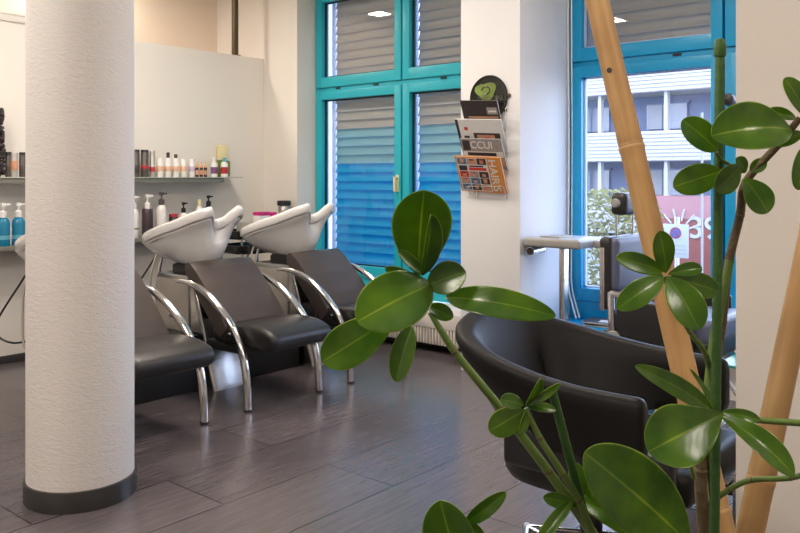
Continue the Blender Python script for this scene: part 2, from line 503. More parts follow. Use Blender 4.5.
# slim post on the partition up to the ceiling
pp = Vector((x_on_wall(235, YA + 0.05), YA + 0.05, 2.563))
po = MB()
po.box((-0.024, -0.024, 0.012), (0.024, 0.024, ZC - 2.563 - 0.001), 0, 0.006)
po.box((-0.024, -0.03, 0), (0.045, 0.03, 0.012), 0, 0.003)
tag(po.build('post', 'dark_bronze', loc=pp), 'slim dark bronze post standing on the partition top', 'post')

# ---------------------------------------------------------------- windows
def window(name, Y0, Y1, label, seal='gasket', paint='turq'):
    ym = (Y0 + Y1) / 2
    root = thing(name, label, 'window', (XW, ym, WZ0))
    root['kind'] = 'structure'
    h = WZ1 - WZ0
    zt0, zt1 = 2.185 - WZ0, 2.285 - WZ0            # transom
    f = MB()
    o = 0.05
    hw = (Y1 - Y0) / 2
    f.box((-0.02, -hw, 0), (0.09, -hw + o, h), 0, 0.004)
    f.box((-0.02, hw - o, 0), (0.09, hw, h), 0, 0.004)
    f.box((-0.019, -hw, 0), (0.089, hw, 0.14), 0, 0.004)
    f.box((-0.019, -hw, h - 0.07), (0.089, hw, h), 0, 0.004)
    f.box((-0.021, -hw, zt0), (0.088, hw, zt1), 0, 0.004)
    f.box((0.0, -0.012, 0), (0.088, 0.012, h), 0, 0.002)
    f.build('window_frame', paint, root)
    # four sashes
    for lo, (za, zb) in (('low', (0.145, zt0 + 0.03)), ('up', (zt1 - 0.03, h - 0.05))):
        for sgn in (-1, 1):
            ya, yb = (0.008, hw - 0.03) if sgn > 0 else (-hw + 0.03, -0.008)
            s = MB()
            w = 0.078
            x0, x1 = -0.045, 0.055
            s.box((x0, ya, za), (x1, ya + w, zb), 0, 0.007)
            s.box((x0, yb - w, za), (x1, yb, zb), 0, 0.007)
            s.box((x0 + 0.0005, ya + 0.01, za), (x1, yb - 0.01, za + w + 0.02), 0, 0.007)
            s.box((x0 + 0.0005, ya + 0.01, zb - w), (x1, yb - 0.01, zb), 0, 0.007)
            # gasket inside the sash
            g = 0.012
            s.box((0.0, ya + w, za + w), (0.02, ya + w + g, zb - w), 1)
            s.box((0.0, yb - w - g, za + w), (0.02, yb - w, zb - w), 1)
            s.box((0.0, ya + w, za + w + 0.02), (0.02, yb - w, za + w + 0.02 + g), 1)
            s.box((0.0, ya + w, zb - w - g), (0.02, yb - w, zb - w), 1)
            so = s.build('sash', [paint, seal], root)
            p = MB()
            p.box((0.006, ya + w - 0.002, za + w), (0.012, yb - w + 0.002, zb - w + 0.002))
            p.build('pane', 'glass', so)
    # hinge covers under the transom
    hm = MB()
    for y in (hw * 0.72, 0.32, -0.45):
        hm.box((-0.03, y - 0.03, zt0 + 0.045), (-0.019, y + 0.03, zt0 + 0.062), 0, 0.003)
    hm.build('latch', 'gasket', root)
    return root

win1 = window('window_1', W1[0] + 0.02, W1[1], 'tall turquoise window with its blinds closed beside the basins')
win2 = window('window_2', W2[0], W2[1], 'tall turquoise window with a clear view of the street', 'rail_and_lit_seal', 'turq_bluelit')  # seals whitened to stand for light on the glass edge
# window handles (things bolted to the frames -> parts)
hz = MB()
hz.box((-0.052, -0.016, 0.93), (-0.045, 0.016, 1.08), 0, 0.003)
hz.box((-0.085, -0.009, 1.04), (-0.05, 0.009, 1.06), 0, 0.003)
hz.box((-0.092, -0.011, 0.93), (-0.078, 0.011, 1.063), 0, 0.005)
ho = hz.build('handle', 'cream', win1); ho.location = (0, 0.045, 0)
hk = MB(); hk.lathe([(0.0, 0), (0.016, 0.0), (0.016, 0.02), (0.036, 0.035), (0.042, 0.06), (0.036, 0.085), (0.0, 0.095)], 20)
hk_o = hk.build('handle', 'black', win2); hk_o.rotation_euler = (0, -PI / 2, 0); hk_o.location = (-0.045, -0.055, 1.56)
sbox('window_sill_1', (XB - 0.05, W1[0] + 0.002, WZ0 - 0.03), (XW - 0.02, W1[1] - 0.002, WZ0 - 0.001), 'plaster', 0.004, label='white sill under the blind-covered window', cat='window sill')
sbox('window_sill_2', (XB - 0.12, W2[0] + 0.16, WZ0 - 0.03), (XW - 0.02, W2[1] - 0.002, WZ0 + 0.02), 'turq_bluelit', 0.006, label='turquoise sill under the clear street window', cat='window sill')

# blinds outside window 1
def blind(name, Y0, Y1, z0, z1, label, cols, pitch=0.083, x=XW + 0.10, rails=True, tilt=1.27):
    root = thing(name, label, 'blind', (x, (Y0 + Y1) / 2, z0))
    hw = (Y1 - Y0) / 2
    bm = {}
    n = int((z1 - z0) / pitch)
    for k in range(n):
        z = z0 + (k + 0.5) * pitch
        key = next(c for zz, c in cols if z <= zz)
        b = bm.setdefault(key, MB())
        pr = []
        for i in range(7):
            t = i / 6 - 0.5
            pr.append((t * 0.098 * math.cos(tilt) + 0.009 * math.cos(t * PI) * math.sin(tilt), (z - z0) + t * 0.098 * math.sin(tilt) - 0.009 * math.cos(t * PI)))
        th = 0.0016
        poly = pr + [(p[0] + th, p[1] - th) for p in reversed(pr)]
        rs0 = [Vector((p[0], -hw, p[1])) for p in poly]
        rs1 = [Vector((p[0], hw, p[1])) for p in poly]
        b.rings([rs0, rs1], 0)
    for key, b in bm.items():
        b.build('slats', key, root)
    if rails:
        for y in (-hw - 0.02, hw + 0.02):
            r = MB(); r.box((-0.02, y - 0.014, 0), (0.02, y + 0.014, z1 - z0), 0, 0.002)
            r.build('guide_rail', 'rail_and_lit_seal', root)
    c = MB(); c.box((-0.03, -hw, -0.04), (0.03, hw, -0.005), 0, 0.004)
    c.build('bottom_rail', list(bm)[0], root)
    return root
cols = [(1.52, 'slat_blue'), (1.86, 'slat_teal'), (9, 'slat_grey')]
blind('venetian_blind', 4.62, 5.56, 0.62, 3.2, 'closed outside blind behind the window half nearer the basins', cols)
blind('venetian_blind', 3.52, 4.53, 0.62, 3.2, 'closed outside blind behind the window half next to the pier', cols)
blind('venetian_blind', 0.8, 2.9, 2.36, 3.2, 'raised outside blind in the top pane of the street window', [(9, 'slat_grey')])

# radiator below window 1
rd = thing('radiator', 'low white ribbed radiator under the blind-covered window', 'radiator', (5.12, 4.35, 0.07))
b = MB()
b.box((-0.03, -0.82, 0), (0.07, 0.82, 0.245), 0, 0.006)
b.box((-0.06, -0.84, 0.13), (0.075, 0.84, 0.255), 0, 0.01)
b.build('casing', 'radiator', rd)
b = MB()
for k in range(54):
    y = -0.80 + k * 0.0302
    b.box((-0.055, y - 0.008, 0.0), (-0.028, y + 0.008, 0.135), 0, 0.004)
b.build('ribs', 'radiator', rd)
for y in (-0.7, 0.7):
    b = MB(); b.box((-0.02, y - 0.03, -0.07), (0.05, y + 0.03, 0.002), 0, 0.004)
    b.build('foot', 'black', rd)

# cables beside window 2
for k, (dy, lab) in enumerate(((0.0, 'white cable hanging down the pier side, nearer the pier face'), (-0.02, 'white cable hanging along the street window frame'))):
    c = MB()
    yy = 2.953 + dy * 0.6; xx = 5.40 + k * 0.03
    c.tube([(xx, yy, 3.4), (xx, yy, 2.4), (xx + 0.005, yy - 0.004, 1.7), (xx, yy - 0.002, 1.0), (xx - 0.02, yy - 0.01, 0.62), (xx - 0.04, yy - 0.06, 0.45), (xx - 0.1, yy - 0.12, 0.375)], 0.006, 8)
    tag(c.build('cable', 'white'), lab, 'cable', 'cables beside the street window')

# ceiling lamps
LK = (1.0, 0.885, 0.765)
M['lamp'] = emis('lamp_diffuser', LK, 3.0)
def ceiling_light(x, y, power, size=0.6):
    r = thing('ceiling_light', 'square white ceiling light panel', 'ceiling light', (x, y, ZC), group='ceiling light panels')
    b = MB(); b.box((-size / 2 - 0.03, -size / 2 - 0.03, -0.05), (size / 2 + 0.03, size / 2 + 0.03, -0.001), 0, 0.006)
    b.build('housing', 'white', r)
    b = MB(); b.box((-size / 2, -size / 2, -0.054), (size / 2, size / 2, -0.049))
    b.build('diffuser', 'lamp', r)
    ld = bpy.data.lights.new('ceiling_lamp', 'AREA'); ld.shape = 'SQUARE'; ld.size = size
    ld.energy = power; ld.color = LK
    lo = bpy.data.objects.new('ceiling_lamp', ld); COL.objects.link(lo); lo.parent = r; lo.location = (0, 0, -0.06)
for x, y, p in ((0.4, 0.6, 38), (3.3, 2.1, 36), (0.2, 3.7, 50), (3.4, 4.5, 50), (-2.2, 2.0, 85), (1.5, 4.8, 28), (1.5, -1.6, 26), (3.6, 6.6, 28)):
    ceiling_light(x, y, p, 0.6 if y < 6.3 else 0.2)

# ================================================================== BACKWASH UNITS
def rim_points(n=64):
    half = [(0.0, -0.335, 0.245), (0.045, -0.36, 0.262), (0.082, -0.405, 0.308), (0.115, -0.43, 0.335), (0.155, -0.415, 0.328), (0.20, -0.335, 0.30),
            (0.235, -0.19, 0.25), (0.25, -0.02, 0.205), (0.235, 0.16, 0.16), (0.185, 0.30, 0.125), (0.10, 0.385, 0.105), (0.0, 0.405, 0.10)]
    full = half + [(-x, y, z) for x, y, z in reversed(half[1:-1])]
    pts = [Vector(p) for p in full]
    m = len(pts); out = []
    per = n // m + 1
    for i in range(m):
        p0, p1, p2, p3 = pts[i - 1], pts[i], pts[(i + 1) % m], pts[(i + 2) % m]
        for k in range(per):
            t = k / per
            out.append(0.5 * ((2 * p1) + (p2 - p0) * t + (2 * p0 - 5 * p1 + 4 * p2 - p3) * t * t + (3 * p1 - p0 - 3 * p2 + p3) * t ** 3))
    return out

def basin_mb():
    """local origin: bowl axis on z = 0.86 world; rim z given relative"""
    R = rim_points()
    mb = MB()
    rings = []
    def ring(a, cy_, fz):
        rings.append([Vector((p.x * a, cy_ + (p.y - cy_) * a, fz(p))) for p in R])
    zi = 0.02
    for a, h in ((0.06, 0.0), (0.3, 0.0), (0.55, 0.06), (0.74, 0.3), (0.85, 0.62), (0.905, 0.90)):
        ring(a, -0.0, lambda p, h=h: zi + (p.z - 0.01 - zi) * h)
    ring(0.925, 0, lambda p: p.z - 0.004)
    ring(0.95, 0, lambda p: p.z + 0.003)
    ring(0.975, 0, lambda p: p.z)
    ring(0.995, 0, lambda p: p.z - 0.010)
    ring(1.0, 0, lambda p: p.z - 0.024)
    ring(1.0, 0, lambda p: p.z - 0.056)
    ring(0.985, 0, lambda p: p.z - 0.066)
    ring(0.93, 0, lambda p: p.z - 0.072)
    ring(0.945, 0, lambda p: p.z - 0.082)
    zb = -0.075
    nR = len(R)
    E = []
    for i in range(nR):
        th_ = 2 * PI * i / nR
        E.append(Vector((0.245 * math.sin(th_), -0.02 - 0.40 * math.cos(th_), 0)))
    def ring2(a, cy_, fz, w):
        out = []
        for p, e in zip(R, E):
            x = p.x * (1 - w) + e.x * w; y = p.y * (1 - w) + e.y * w
            out.append(Vector((x * a, cy_ + (y - cy_) * a, fz(p))))
        rings.append(out)
    for a, c, h in ((0.945, -0.01, 0.93), (0.93, -0.02, 0.80), (0.89, -0.04, 0.64), (0.82, -0.08, 0.48), (0.73, -0.115, 0.33), (0.62, -0.145, 0.19), (0.51, -0.165, 0.08), (0.42, -0.17, 0.02), (0.33, -0.17, 0.0), (0.1, -0.17, 0.0)):
        ring2(a, c, lambda p, h=h: zb + (p.z - 0.07 - zb) * h, min(1.0, (1 - h) * 1.8) if h < 0.93 else 0.06)
    mb.rings(rings, 0)
    return mb

UY = 4.85    # world Y of bowl axis ; unit origin at (centre X, UY, 0)
def make_unit(loc, label):
    r = thing('shampoo_unit', label, 'shampoo chair', loc, group='shampoo chairs with basins')
    G = lambda Y: Y - UY
    # ceramic basin
    bs = basin_mb().build('basin', 'ceramic', r, loc=(0, 0, 0.865), angle=75)
    d = MB(); d.lathe([(0.0, 0.0), (0.03, 0.0), (0.03, 0.006), (0.0, 0.008)], 20, (0, 0, 0.018)); d.build('drain', 'chrome', bs)
    # pedestal : tapering steel box
    p = MB()
    def rect(z, x0, x1, y0, y1, r_=0.03):
        pts = []
        for sx, sy, a0 in ((x1, y1, 0), (x0, y1, 90), (x0, y0, 180), (x1, y0, 270)):
            ccx = sx - r_ if sx == x1 else sx + r_
            ccy = sy - r_ if sy == y1 else sy + r_
            for k in range(5):
                a = math.radians(a0 + k * 22.5)
                pts.append(Vector((ccx + r_ * math.cos(a), ccy + r_ * math.sin(a), z)))
        return pts
    p.rings([rect(0.0, -0.155, 0.135, G(4.34), G(5.0)), rect(0.03, -0.155, 0.135, G(4.345), G(5.0)), rect(0.25, -0.16, 0.13, G(4.42), G(5.0)),
             rect(0.5, -0.165, 0.125, G(4.49), G(5.0)), rect(0.72, -0.17, 0.12, G(4.55), G(5.0)), rect(0.735, -0.165, 0.115, G(4.56), G(4.99))], 0)
    po_ = p.build('pedestal', 'steel', r, angle=50)
    s = MB(); s.box((-0.178, G(4.60), 0.08), (-0.163, G(4.97), 0.70), 0, 0.006); s.build('side_panel', 'steel_warm', po_)
    s = MB()
    mt = Matrix.Translation((-0.178, G(4.80), 0.47)) @ Matrix.Rotation(-PI / 2, 4, 'Y')
    s.lathe([(0.0, 0.0), (0.032, 0.0), (0.032, 0.004), (0.02, 0.009), (0.0, 0.009)], 20, mtx=mt); s.build('lock', 'chrome', po_)
    n = MB(); n.box((-0.13, G(4.58), 0.733), (0.09, G(4.86), 0.80), 0, 0.015); n.build('swivel_bracket', 'black', r)
    # hoses at the back of the bowl
    c = MB(); c.lathe([(0.055, 0.0), (0.062, 0.02), (0.055, 0.07)], 22, (-0.07, G(5.05), 0.855)); c.build('collar', 'black', r)
    for dx, dy, rr, m_ in ((-0.045, 0.05, 0.012, 'steel_warm'), (-0.01, 0.02, 0.014, 'steel_warm'), (0.03, 0.06, 0.009, 'black')):
        t = MB()
        t.tube([(dx * 0.7 - 0.07, G(5.02) + dy, 0.88), (dx - 0.12, G(5.01) + dy, 0.72), (dx * 0.7 - 0.155, G(4.99) + dy, 0.5), (dx * 0.3 - 0.178, G(4.96) + dy, 0.36), (-0.168, G(4.95) + dy * 0.5, 0.32)], rr * 0.6, 10)
        t.build('water_pipe', m_, r)
    h = MB()
    h.tube([(-0.07, G(5.10), 0.88), (-0.16, G(5.14), 0.72), (-0.235, G(5.27), 0.50), (-0.235, G(5.30), 0.40), (-0.16, G(5.20), 0.345), (-0.03, G(5.02), 0.40)], 0.0065, 8)
    h.build('shower_hose', 'black', r)
    # seat : crowned cushion
    prof = [(3.735, 0.355), (3.68, 0.365), (3.65, 0.40), (3.655, 0.445), (3.70, 0.475), (3.78, 0.497), (3.92, 0.504), (4.05, 0.490), (4.22, 0.47), (4.24, 0.40), (4.20, 0.36), (4.0, 0.352)]
    pp_ = [Vector((G(a), z)) for a, z in prof]
    pc_ = []
    m_ = len(pp_)
    for i in range(m_):
        p0, p1, p2, p3 = pp_[i - 1], pp_[i], pp_[(i + 1) % m_], pp_[(i + 2) % m_]
        for k in range(3):
            t = k / 3
            pc_.append(0.5 * ((2 * p1) + (p2 - p0) * t + (2 * p0 - 5 * p1 + 4 * p2 - p3) * t * t + (3 * p1 - p0 - 3 * p2 + p3) * t ** 3))
    cen = Vector((G(3.93), 0.425))
    rs_ = []
    for x, sh_ in ((-0.252, 0.034), (-0.250, 0.020), (-0.244, 0.010), (-0.234, 0.004), (-0.22, 0.001), (-0.20, 0.0), (0.19, 0.0), (0.21, 0.001), (0.224, 0.004), (0.234, 0.010), (0.239, 0.020), (0.24, 0.034)):
        ring = []
        for p in pc_:
            d = cen - p
            q = p + Vector((d.x * min(0.9, sh_ / 0.29), d.y * min(0.9, sh_ / 0.075)))
            ring.append(Vector((x, q.x, q.y)))
        rs_.append(ring)
    s = MB(); s.rings(rs_, 0)
    s.build('seat', 'leather', r, angle=70)
    # backrest : thick reclined pad
    L0 = Vector((G(4.10), 0.47)); L1 = Vector((G(4.49), 0.85))
    dd = (L1 - L0).normalized(); nn = Vector((dd.y, -dd.x))   # towards the back/below
    poly = []
    for t, off in ((-0.02, 0.0), (0.12, -0.014), (0.30, -0.020), (0.46, -0.014), (0.525, -0.004), (0.548, 0.012), (0.548, 0.055), (0.51, 0.085), (0.2, 0.10), (-0.02, 0.10)):
        q = L0 + dd * t + nn * off
        poly.append((q.x, q.y))
    s = MB(); s.prism(poly, -0.256, 0.248, 0, 0, bev=0.010)
    s.build('backrest', 'leather_brown', r, angle=26)
    # frame under the seat
    s = MB()
    s.box((-0.23, G(3.95), 0.30), (0.23, G(4.34), 0.36), 0, 0.02)
    s.box((-0.14, G(4.25), 0.30), (0.10, G(4.60), 0.46), 0, 0.01)
    s.build('seat_frame', 'black', r)
    # chrome arms that become the front legs
    for sg in (-1, 1):
        x = 0.287 if sg > 0 else -0.298
        t = MB()
        pts = [(x * 0.93, G(4.60), 0.705), (x, G(4.53), 0.722), (x, G(4.40), 0.715), (x, G(4.25), 0.672), (x, G(4.12), 0.60), (x, G(3.985), 0.495), (x, G(3.90), 0.38), (x, G(3.855), 0.27), (x, G(3.832), 0.14), (x, G(3.825), 0.0)]
        t.tube(pts, [0.010, 0.016, 0.021, 0.023, 0.024, 0.024, 0.024, 0.024, 0.024, 0.024], 14)
        a = t.build('armrest', 'chrome', r, angle=80)
        t = MB(); t.lathe([(0.026, 0.0), (0.026, 0.012), (0.024, 0.014)], 16, (x, G(3.825), 0)); t.build('leg_cap', 'black', a)
        t = MB(); t.tube([(x, G(4.02), 0.43), (x * 0.8, G(4.02), 0.43)], 0.014, 10, smooth=False); t.build('arm_bracket', 'chrome', a)
    return r
u2 = make_unit((3.393, UY, 0), 'middle black shampoo chair with white basin, wholly in view')
u1 = dup(u2, (2.495, UY, 0), 'black shampoo chair with white basin, half hidden by the round column')
u3 = dup(u2, (4.275, UY, 0), 'black shampoo chair with white basin, beside the turquoise window')

# black plinth behind the units
for i, (xa, xb, lab) in enumerate(((2.645, 3.21, 'low black plinth between the pedestals of the column-side and middle shampoo chairs'), (3.535, 4.09, 'low black plinth between the pedestals of the middle and window-side shampoo chairs'))):
    s = MB(); s.box((0.0, 0, 0), (xb - xa, 0.45, 0.36), 0, 0.006)
    tag(s.build('plinth', 'black', loc=(xa, 4.46, 0)), lab, 'plinth', 'black plinths between the chairs')

# ================================================================== SHELVES AND PRODUCTS
s = thing('upper_shelf', 'upper grey glass shelf on the cream partition', 'shelf', (1.0, 6.1, 1.37))
b = MB(); b.box((-2.5, -0.12, 0.022), (x_on_wall(243, 5.98) - 1.0, 0.1, 0.030), 0, 0.002); b.build('shelf_top', 'shelf_glass', s)
b = MB(); b.box((-2.5, -0.11, -0.018), (x_on_wall(223.5, 6.0) - 1.0, 0.1, 0.022), 0, 0.002); b.build('shelf_board', 'shelf_board', s)
ZU = 1.40
s = thing('lower_shelf', 'lower grey shelf behind the basins', 'shelf', (1.0, 6.1, 0.86))
b = MB(); b.box((-2.5, -0.12, 0.0), (x_on_wall(226, 6.0) - 1.0, 0.1, 0.035), 0, 0.003); b.build('shelf_board', 'shelf_board', s)
for x in (-1.6, 0.4, 2.4):
    b = MB(); b.box((x, -0.08, -0.06), (x + 0.02, 0.1, 0.0), 0, 0.003); b.build('bracket', 'steel', s)
ZL = 0.895

def body_mb(prof, band=None, seg=24):
    """band=(z0,z1): faces there take material 1"""
    mb = MB()
    mats = []
    for i in range(len(prof) - 1):
        zc = (prof[i][1] + prof[i + 1][1]) / 2
        mats.append(1 if band and band[0] < zc < band[1] else 0)
    mb.lathe(prof, seg, mats=mats)
    return mb

def bottle(name, label, u, Y, z, r, h, mats, cap=None, band=None, style='round', group=None, cat='bottle'):
    X = x_on_wall(u, Y)
    root = thing(name, label, cat, (X, Y, z), group=group)
    zs0, zs1 = band if band else (h * 0.2, h * 0.6)
    if style == 'can':
        prof = [(r * 0.94, 0), (r, 0.004), (r, zs0), (r * 1.002, zs0 + 1e-4), (r * 1.002, zs1), (r, zs1 + 1e-4), (r, h - 0.008), (r * 0.9, h)]
    else:
        prof = [(r * 0.92, 0), (r, 0.006), (r, zs0), (r * 1.004, zs0 + 1e-4), (r * 1.004, zs1), (r, zs1 + 1e-4), (r, h * 0.78), (r * 0.9, h * 0.87), (r * 0.62, h * 0.95), (r * 0.42, h * 0.975), (r * 0.42, h)]
    body_mb(prof, (zs0, zs1 + 5e-5)).build('body', list(mats), root)
    if cap:
        kind, cm_, ch = cap
        c = MB()
        if kind == 'cap':
            c.lathe([(r * 0.50, h - 0.006), (r * 0.50, h + ch), (r * 0.40, h + ch + 0.003)], 18)
            c.build('cap', cm_, root)
        elif kind == 'wide':
            c.lathe([(r * 0.97, h - 0.002), (r * 0.97, h + ch - 0.004), (r * 0.88, h + ch)], 20)
            c.build('cap', cm_, root)
        elif kind == 'tip':
            c.lathe([(r * 0.75, h - 0.004), (r * 0.7, h + ch * 0.3), (r * 0.35, h + ch * 0.5), (r * 0.22, h + ch)], 14)
            c.build('cap', cm_, root)
        elif kind == 'pump':
            c.lathe([(r * 0.55, h - 0.006), (r * 0.55, h + ch * 0.35), (r * 0.3, h + ch * 0.42), (r * 0.16, h + ch * 0.45), (r * 0.16, h + ch * 0.75)], 16)
            c.build('collar', cm_, root)
            p = MB()
            p.box((-r * 0.35, -r * 0.3, h + ch * 0.72), (r * 0.35, r * 0.3, h + ch), 0, 0.004)
            p.box((r * 0.2, -r * 0.16, h + ch * 0.80), (r * 1.15, r * 0.16, h + ch * 0.95), 0, 0.003)
            p.build('pump', cm_, root)
    return root
GU = 'hair products on the upper shelf'
PX = 0.0087
YS = 6.08
bottle('hairspray_can', 'dark grey spray can closest to the column on the upper shelf', 136, YS, ZU, 0.030, 0.21, ('grey_can', 'print_dark'), ('wide', 'black', 0.02), (0.03, 0.1), 'can', GU)
bottle('hairspray_can', 'dark grey spray can with a small red mark, second from the column', 144.7, YS, ZU, 0.034, 0.21, ('grey_can', 'red_label'), ('wide', 'black', 0.02), (0.07, 0.10), 'can', GU)
bottle('hairspray_can', 'slim silver spray can with a red band on the upper shelf', 152.3, YS, ZU, 0.024, 0.20, ('silver_can', 'red_label'), ('wide', 'silver_can', 0.025), (0.045, 0.085), 'can', GU)
bottle('conditioner_tube', 'white bottle with peach label next to the silver spray can', 160, YS, ZU, 0.029, 0.155, ('white', 'peach'), ('wide', 'white', 0.01), (0.05, 0.095), 'can', GU)
bottle('serum_bottle', 'white peach-labelled bottle with a dark cap, nearer the silver can', 168, YS, ZU, 0.029, 0.165, ('white', 'peach'), ('cap', 'print_dark', 0.045), (0.05, 0.095), 'can', GU)
bottle('serum_bottle', 'white peach-labelled bottle with a dark cap, nearer the amber vials', 175.8, YS, ZU, 0.029, 0.165, ('white', 'peach'), ('cap', 'print_dark', 0.03), (0.05, 0.095), 'can', GU)
bottle('conditioner_tube', 'white bottle with peach label beside the lilac-labelled one', 183.7, YS, ZU, 0.028, 0.15, ('white', 'peach'), ('wide', 'white', 0.01), (0.05, 0.095), 'can', GU)
bottle('conditioner_tube', 'white bottle with a lilac label next to the amber vials', 191.8, YS, ZU, 0.028, 0.15, ('white', 'lilac'), ('wide', 'white', 0.01), (0.05, 0.095), 'can', GU)
for u, lab in ((197, 'small amber vial with orange tip next to the lilac bottle'), (201.2, 'small amber vial with orange tip between two others'), (205.4, 'small amber vial with orange tip next to the purple-labelled bottle')):
    bottle('vial', lab, u, YS - 0.02, ZU, 0.0155, 0.085, ('amber', 'skin'), ('tip', 'gold', 0.05), (0.02, 0.06), 'can', GU)
bottle('shampoo_bottle', 'white bottle with a purple label on the upper shelf', 214.2, YS, ZU, 0.031, 0.145, ('white', 'purple'), ('cap', 'white', 0.03), (0.03, 0.09), 'round', GU)
bottle('shampoo_bottle', 'white bottle with a red label and blue cap at the shelf end', 224.3, YS - 0.02, ZU, 0.034, 0.145, ('white', 'red_label'), ('cap', 'blue_cap', 0.03), (0.03, 0.09), 'round', GU)
# tall green jar with a cream block lid
g = thing('lotion_bottle', 'green bottle with a big cream cap behind the white bottles', 'bottle', (x_on_wall(222.5, 6.15), 6.15, ZU), group=GU)
b = MB(); b.box((-0.062, -0.028, 0), (0.075, 0.028, 0.155), 0, 0.02); b.build('body', 'green_jar', g)
b = MB(); b.box((-0.05, -0.026, 0.155), (0.055, 0.026, 0.30), 0, 0.018); b.build('cap', 'cream', g)
# left of the column
bottle('styling_tin', 'dark grey tin left of the column, beside the bead string', 8.4, YS, ZU, 0.022, 0.165, ('grey_can', 'grey_can'), ('wide', 'black', 0.02), None, 'can', GU)
bottle('styling_tin', 'silver tin left of the column on the upper shelf', 14.2, YS - 0.02, ZU, 0.027, 0.155, ('silver_can', 'skin'), ('wide', 'silver_can', 0.025), (0.05, 0.12), 'can', GU)
bottle('styling_tin', 'dark grey tin touching the column edge on the upper shelf', 22.5, YS, ZU, 0.024, 0.165, ('grey_can', 'grey_can'), ('wide', 'black', 0.02), None, 'can', GU)
bd = MB()
rr = random.Random(3)
for k in range(30):
    z = 0.015 + k * 0.0165
    for q in range(3):
        a = rr.random() * 2 * PI
        t = bmesh.new(); bmesh.ops.create_icosphere(t, subdivisions=2, radius=0.014 + 0.006 * rr.random())
        w = 0.024 if k < 12 else 0.017
        bd.merge(t, 0, Matrix.Translation((w * math.cos(a), w * math.sin(a), z)))
b = bd.build('bead_string', 'beads', loc=(x_on_wall(0, YS), YS, ZU))
tag(b, 'tall stack of shiny black beads at the left picture edge', 'ornament')
GL = 'bottles on the lower shelf'
bottle('soap_dispenser', 'turquoise blue pump bottle nearer the left picture edge', 3, 6.03, ZL, 0.047, 0.215, ('blue_bottle', 'blue_cap'), ('pump', 'white', 0.10), (0.05, 0.08), 'round', GL)
bottle('soap_dispenser', 'turquoise blue pump bottle beside the column', 18.5, 6.03, ZL, 0.046, 0.215, ('blue_bottle', 'blue_cap'), ('pump', 'white', 0.10), (0.05, 0.08), 'round', GL)
bottle('soap_dispenser', 'white pump bottle partly hidden by the column edge', 134, 6.02, ZL, 0.040, 0.25, ('white', 'green_jar'), ('pump', 'white', 0.10), (0.07, 0.085), 'round', GL)
bottle('soap_dispenser', 'plum bottle with white foam pump on the lower shelf', 147.5, 6.02, ZL, 0.046, 0.24, ('plum', 'plum'), ('pump', 'white', 0.12), (0.07, 0.11), 'can', GL)
bottle('soap_dispenser', 'slender white bottle with grey pump behind the middle basin', 161.5, 6.02, ZL, 0.045, 0.275, ('white', 'white'), ('pump', 'grey_can', 0.10), (0.09, 0.095), 'round', GL)
bottle('soap_dispenser', 'small white bottle with black pump behind the middle basin', 183.5, 6.02, ZL, 0.036, 0.20, ('white', 'white'), ('pump', 'black', 0.085), None, 'round', GL)
bottle('cream_jar', 'low dark jar peeping over the middle basin rim', 173.5, 6.06, ZL, 0.040, 0.16, ('print_dark', 'paper'), ('wide', 'red_label', 0.025), (0.05, 0.11), 'can', GL, 'jar')
bottle('soap_dispenser', 'black pump bottle between the horns of the middle basin', 208.5, 6.02, ZL, 0.040, 0.255, ('black', 'black'), ('pump', 'black', 0.085), None, 'round', GL)
bottle('soap_dispenser', 'pale pump bottle just left of the black one', 199.5, 6.06, ZL, 0.036, 0.25, ('white', 'white'), ('cap', 'cream', 0.05), None, 'round', GL)

# ================================================================== TROLLEY BEHIND THE BASINS
TX, TY = x_on_wall(250, 5.62), 5.62
tr = thing('salon_trolley', 'black trolley with round trays behind the window-side basin', 'trolley', (TX, TY, 0))
for z in (0.30, 0.55, 0.74, 0.865):
    b = MB()
    out = []
    for zz, sc in ((0.0, 0.88), (0.012, 0.97), (0.06, 1.0), (0.075, 1.0), (0.075, 0.95), (0.02, 0.90)):
        ring = []
        for i in range(40):
            a = 2 * PI * i / 40
            c_, s_ = math.cos(a), math.sin(a)
            e = 0.45
            ring.append(Vector((0.25 * sc * math.copysign(abs(c_) ** e, c_), 0.19 * sc * math.copysign(abs(s_) ** e, s_), z + zz)))
        out.append(ring)
    b.rings(out, 0)
    b.build('tray', 'black_gloss', tr, angle=50)
for sx, sy in ((-1, -1), (1, -1), (1, 1), (-1, 1)):
    b = MB(); b.tube([(0.2 * sx, 0.14 * sy, 0.05), (0.2 * sx, 0.14 * sy, 0.95)], 0.010, 10, smooth=False); b.build('leg', 'chrome', tr)
    b = MB(); b.lathe([(0.0, 0), (0.018, 0.002), (0.024, 0.02), (0.018, 0.045), (0.0, 0.05)], 14, (0.2 * sx, 0.14 * sy, 0)); b.build('caster', 'black', tr)
def carton(name, label, u, Y, z, w, d, h, mats, lid=0.3, group=None):
    X = x_on_wall(u, Y)
    r = thing(name, label, 'box', (X, Y, z), group=group)
    b = MB(); b.box((-w / 2, -d / 2, 0), (w / 2, d / 2, h * (1 - lid)), 0, 0.003); b.build('body', mats[0], r)
    b = MB(); b.box((-w / 2 - .001, -d / 2 - .001, h * (1 - lid)), (w / 2 + .001, d / 2 + .001, h), 0, 0.003); b.build('lid', mats[1], r)
    return r
ZT = 0.886
b = MB(); b.box((-0.08, -0.10, 0), (0.215, 0.12, 0.115), 0, 0.004)
tag(b.build('storage_box', 'table_grey', loc=(TX + 0.015, TY - 0.01, ZT)), 'flat grey box on the black trolley under the magenta one', 'box')
carton('colour_box', 'white carton with magenta lid on the flat grey trolley box', 261.5, TY - 0.02, ZT + 0.115, 0.12, 0.09, 0.09, ('white', 'magenta'), 0.35)
carton('colour_box', 'small all-magenta carton on the flat grey trolley box', 271.5, TY - 0.03, ZT + 0.115, 0.055, 0.08, 0.085, ('magenta', 'magenta'), 0.5)
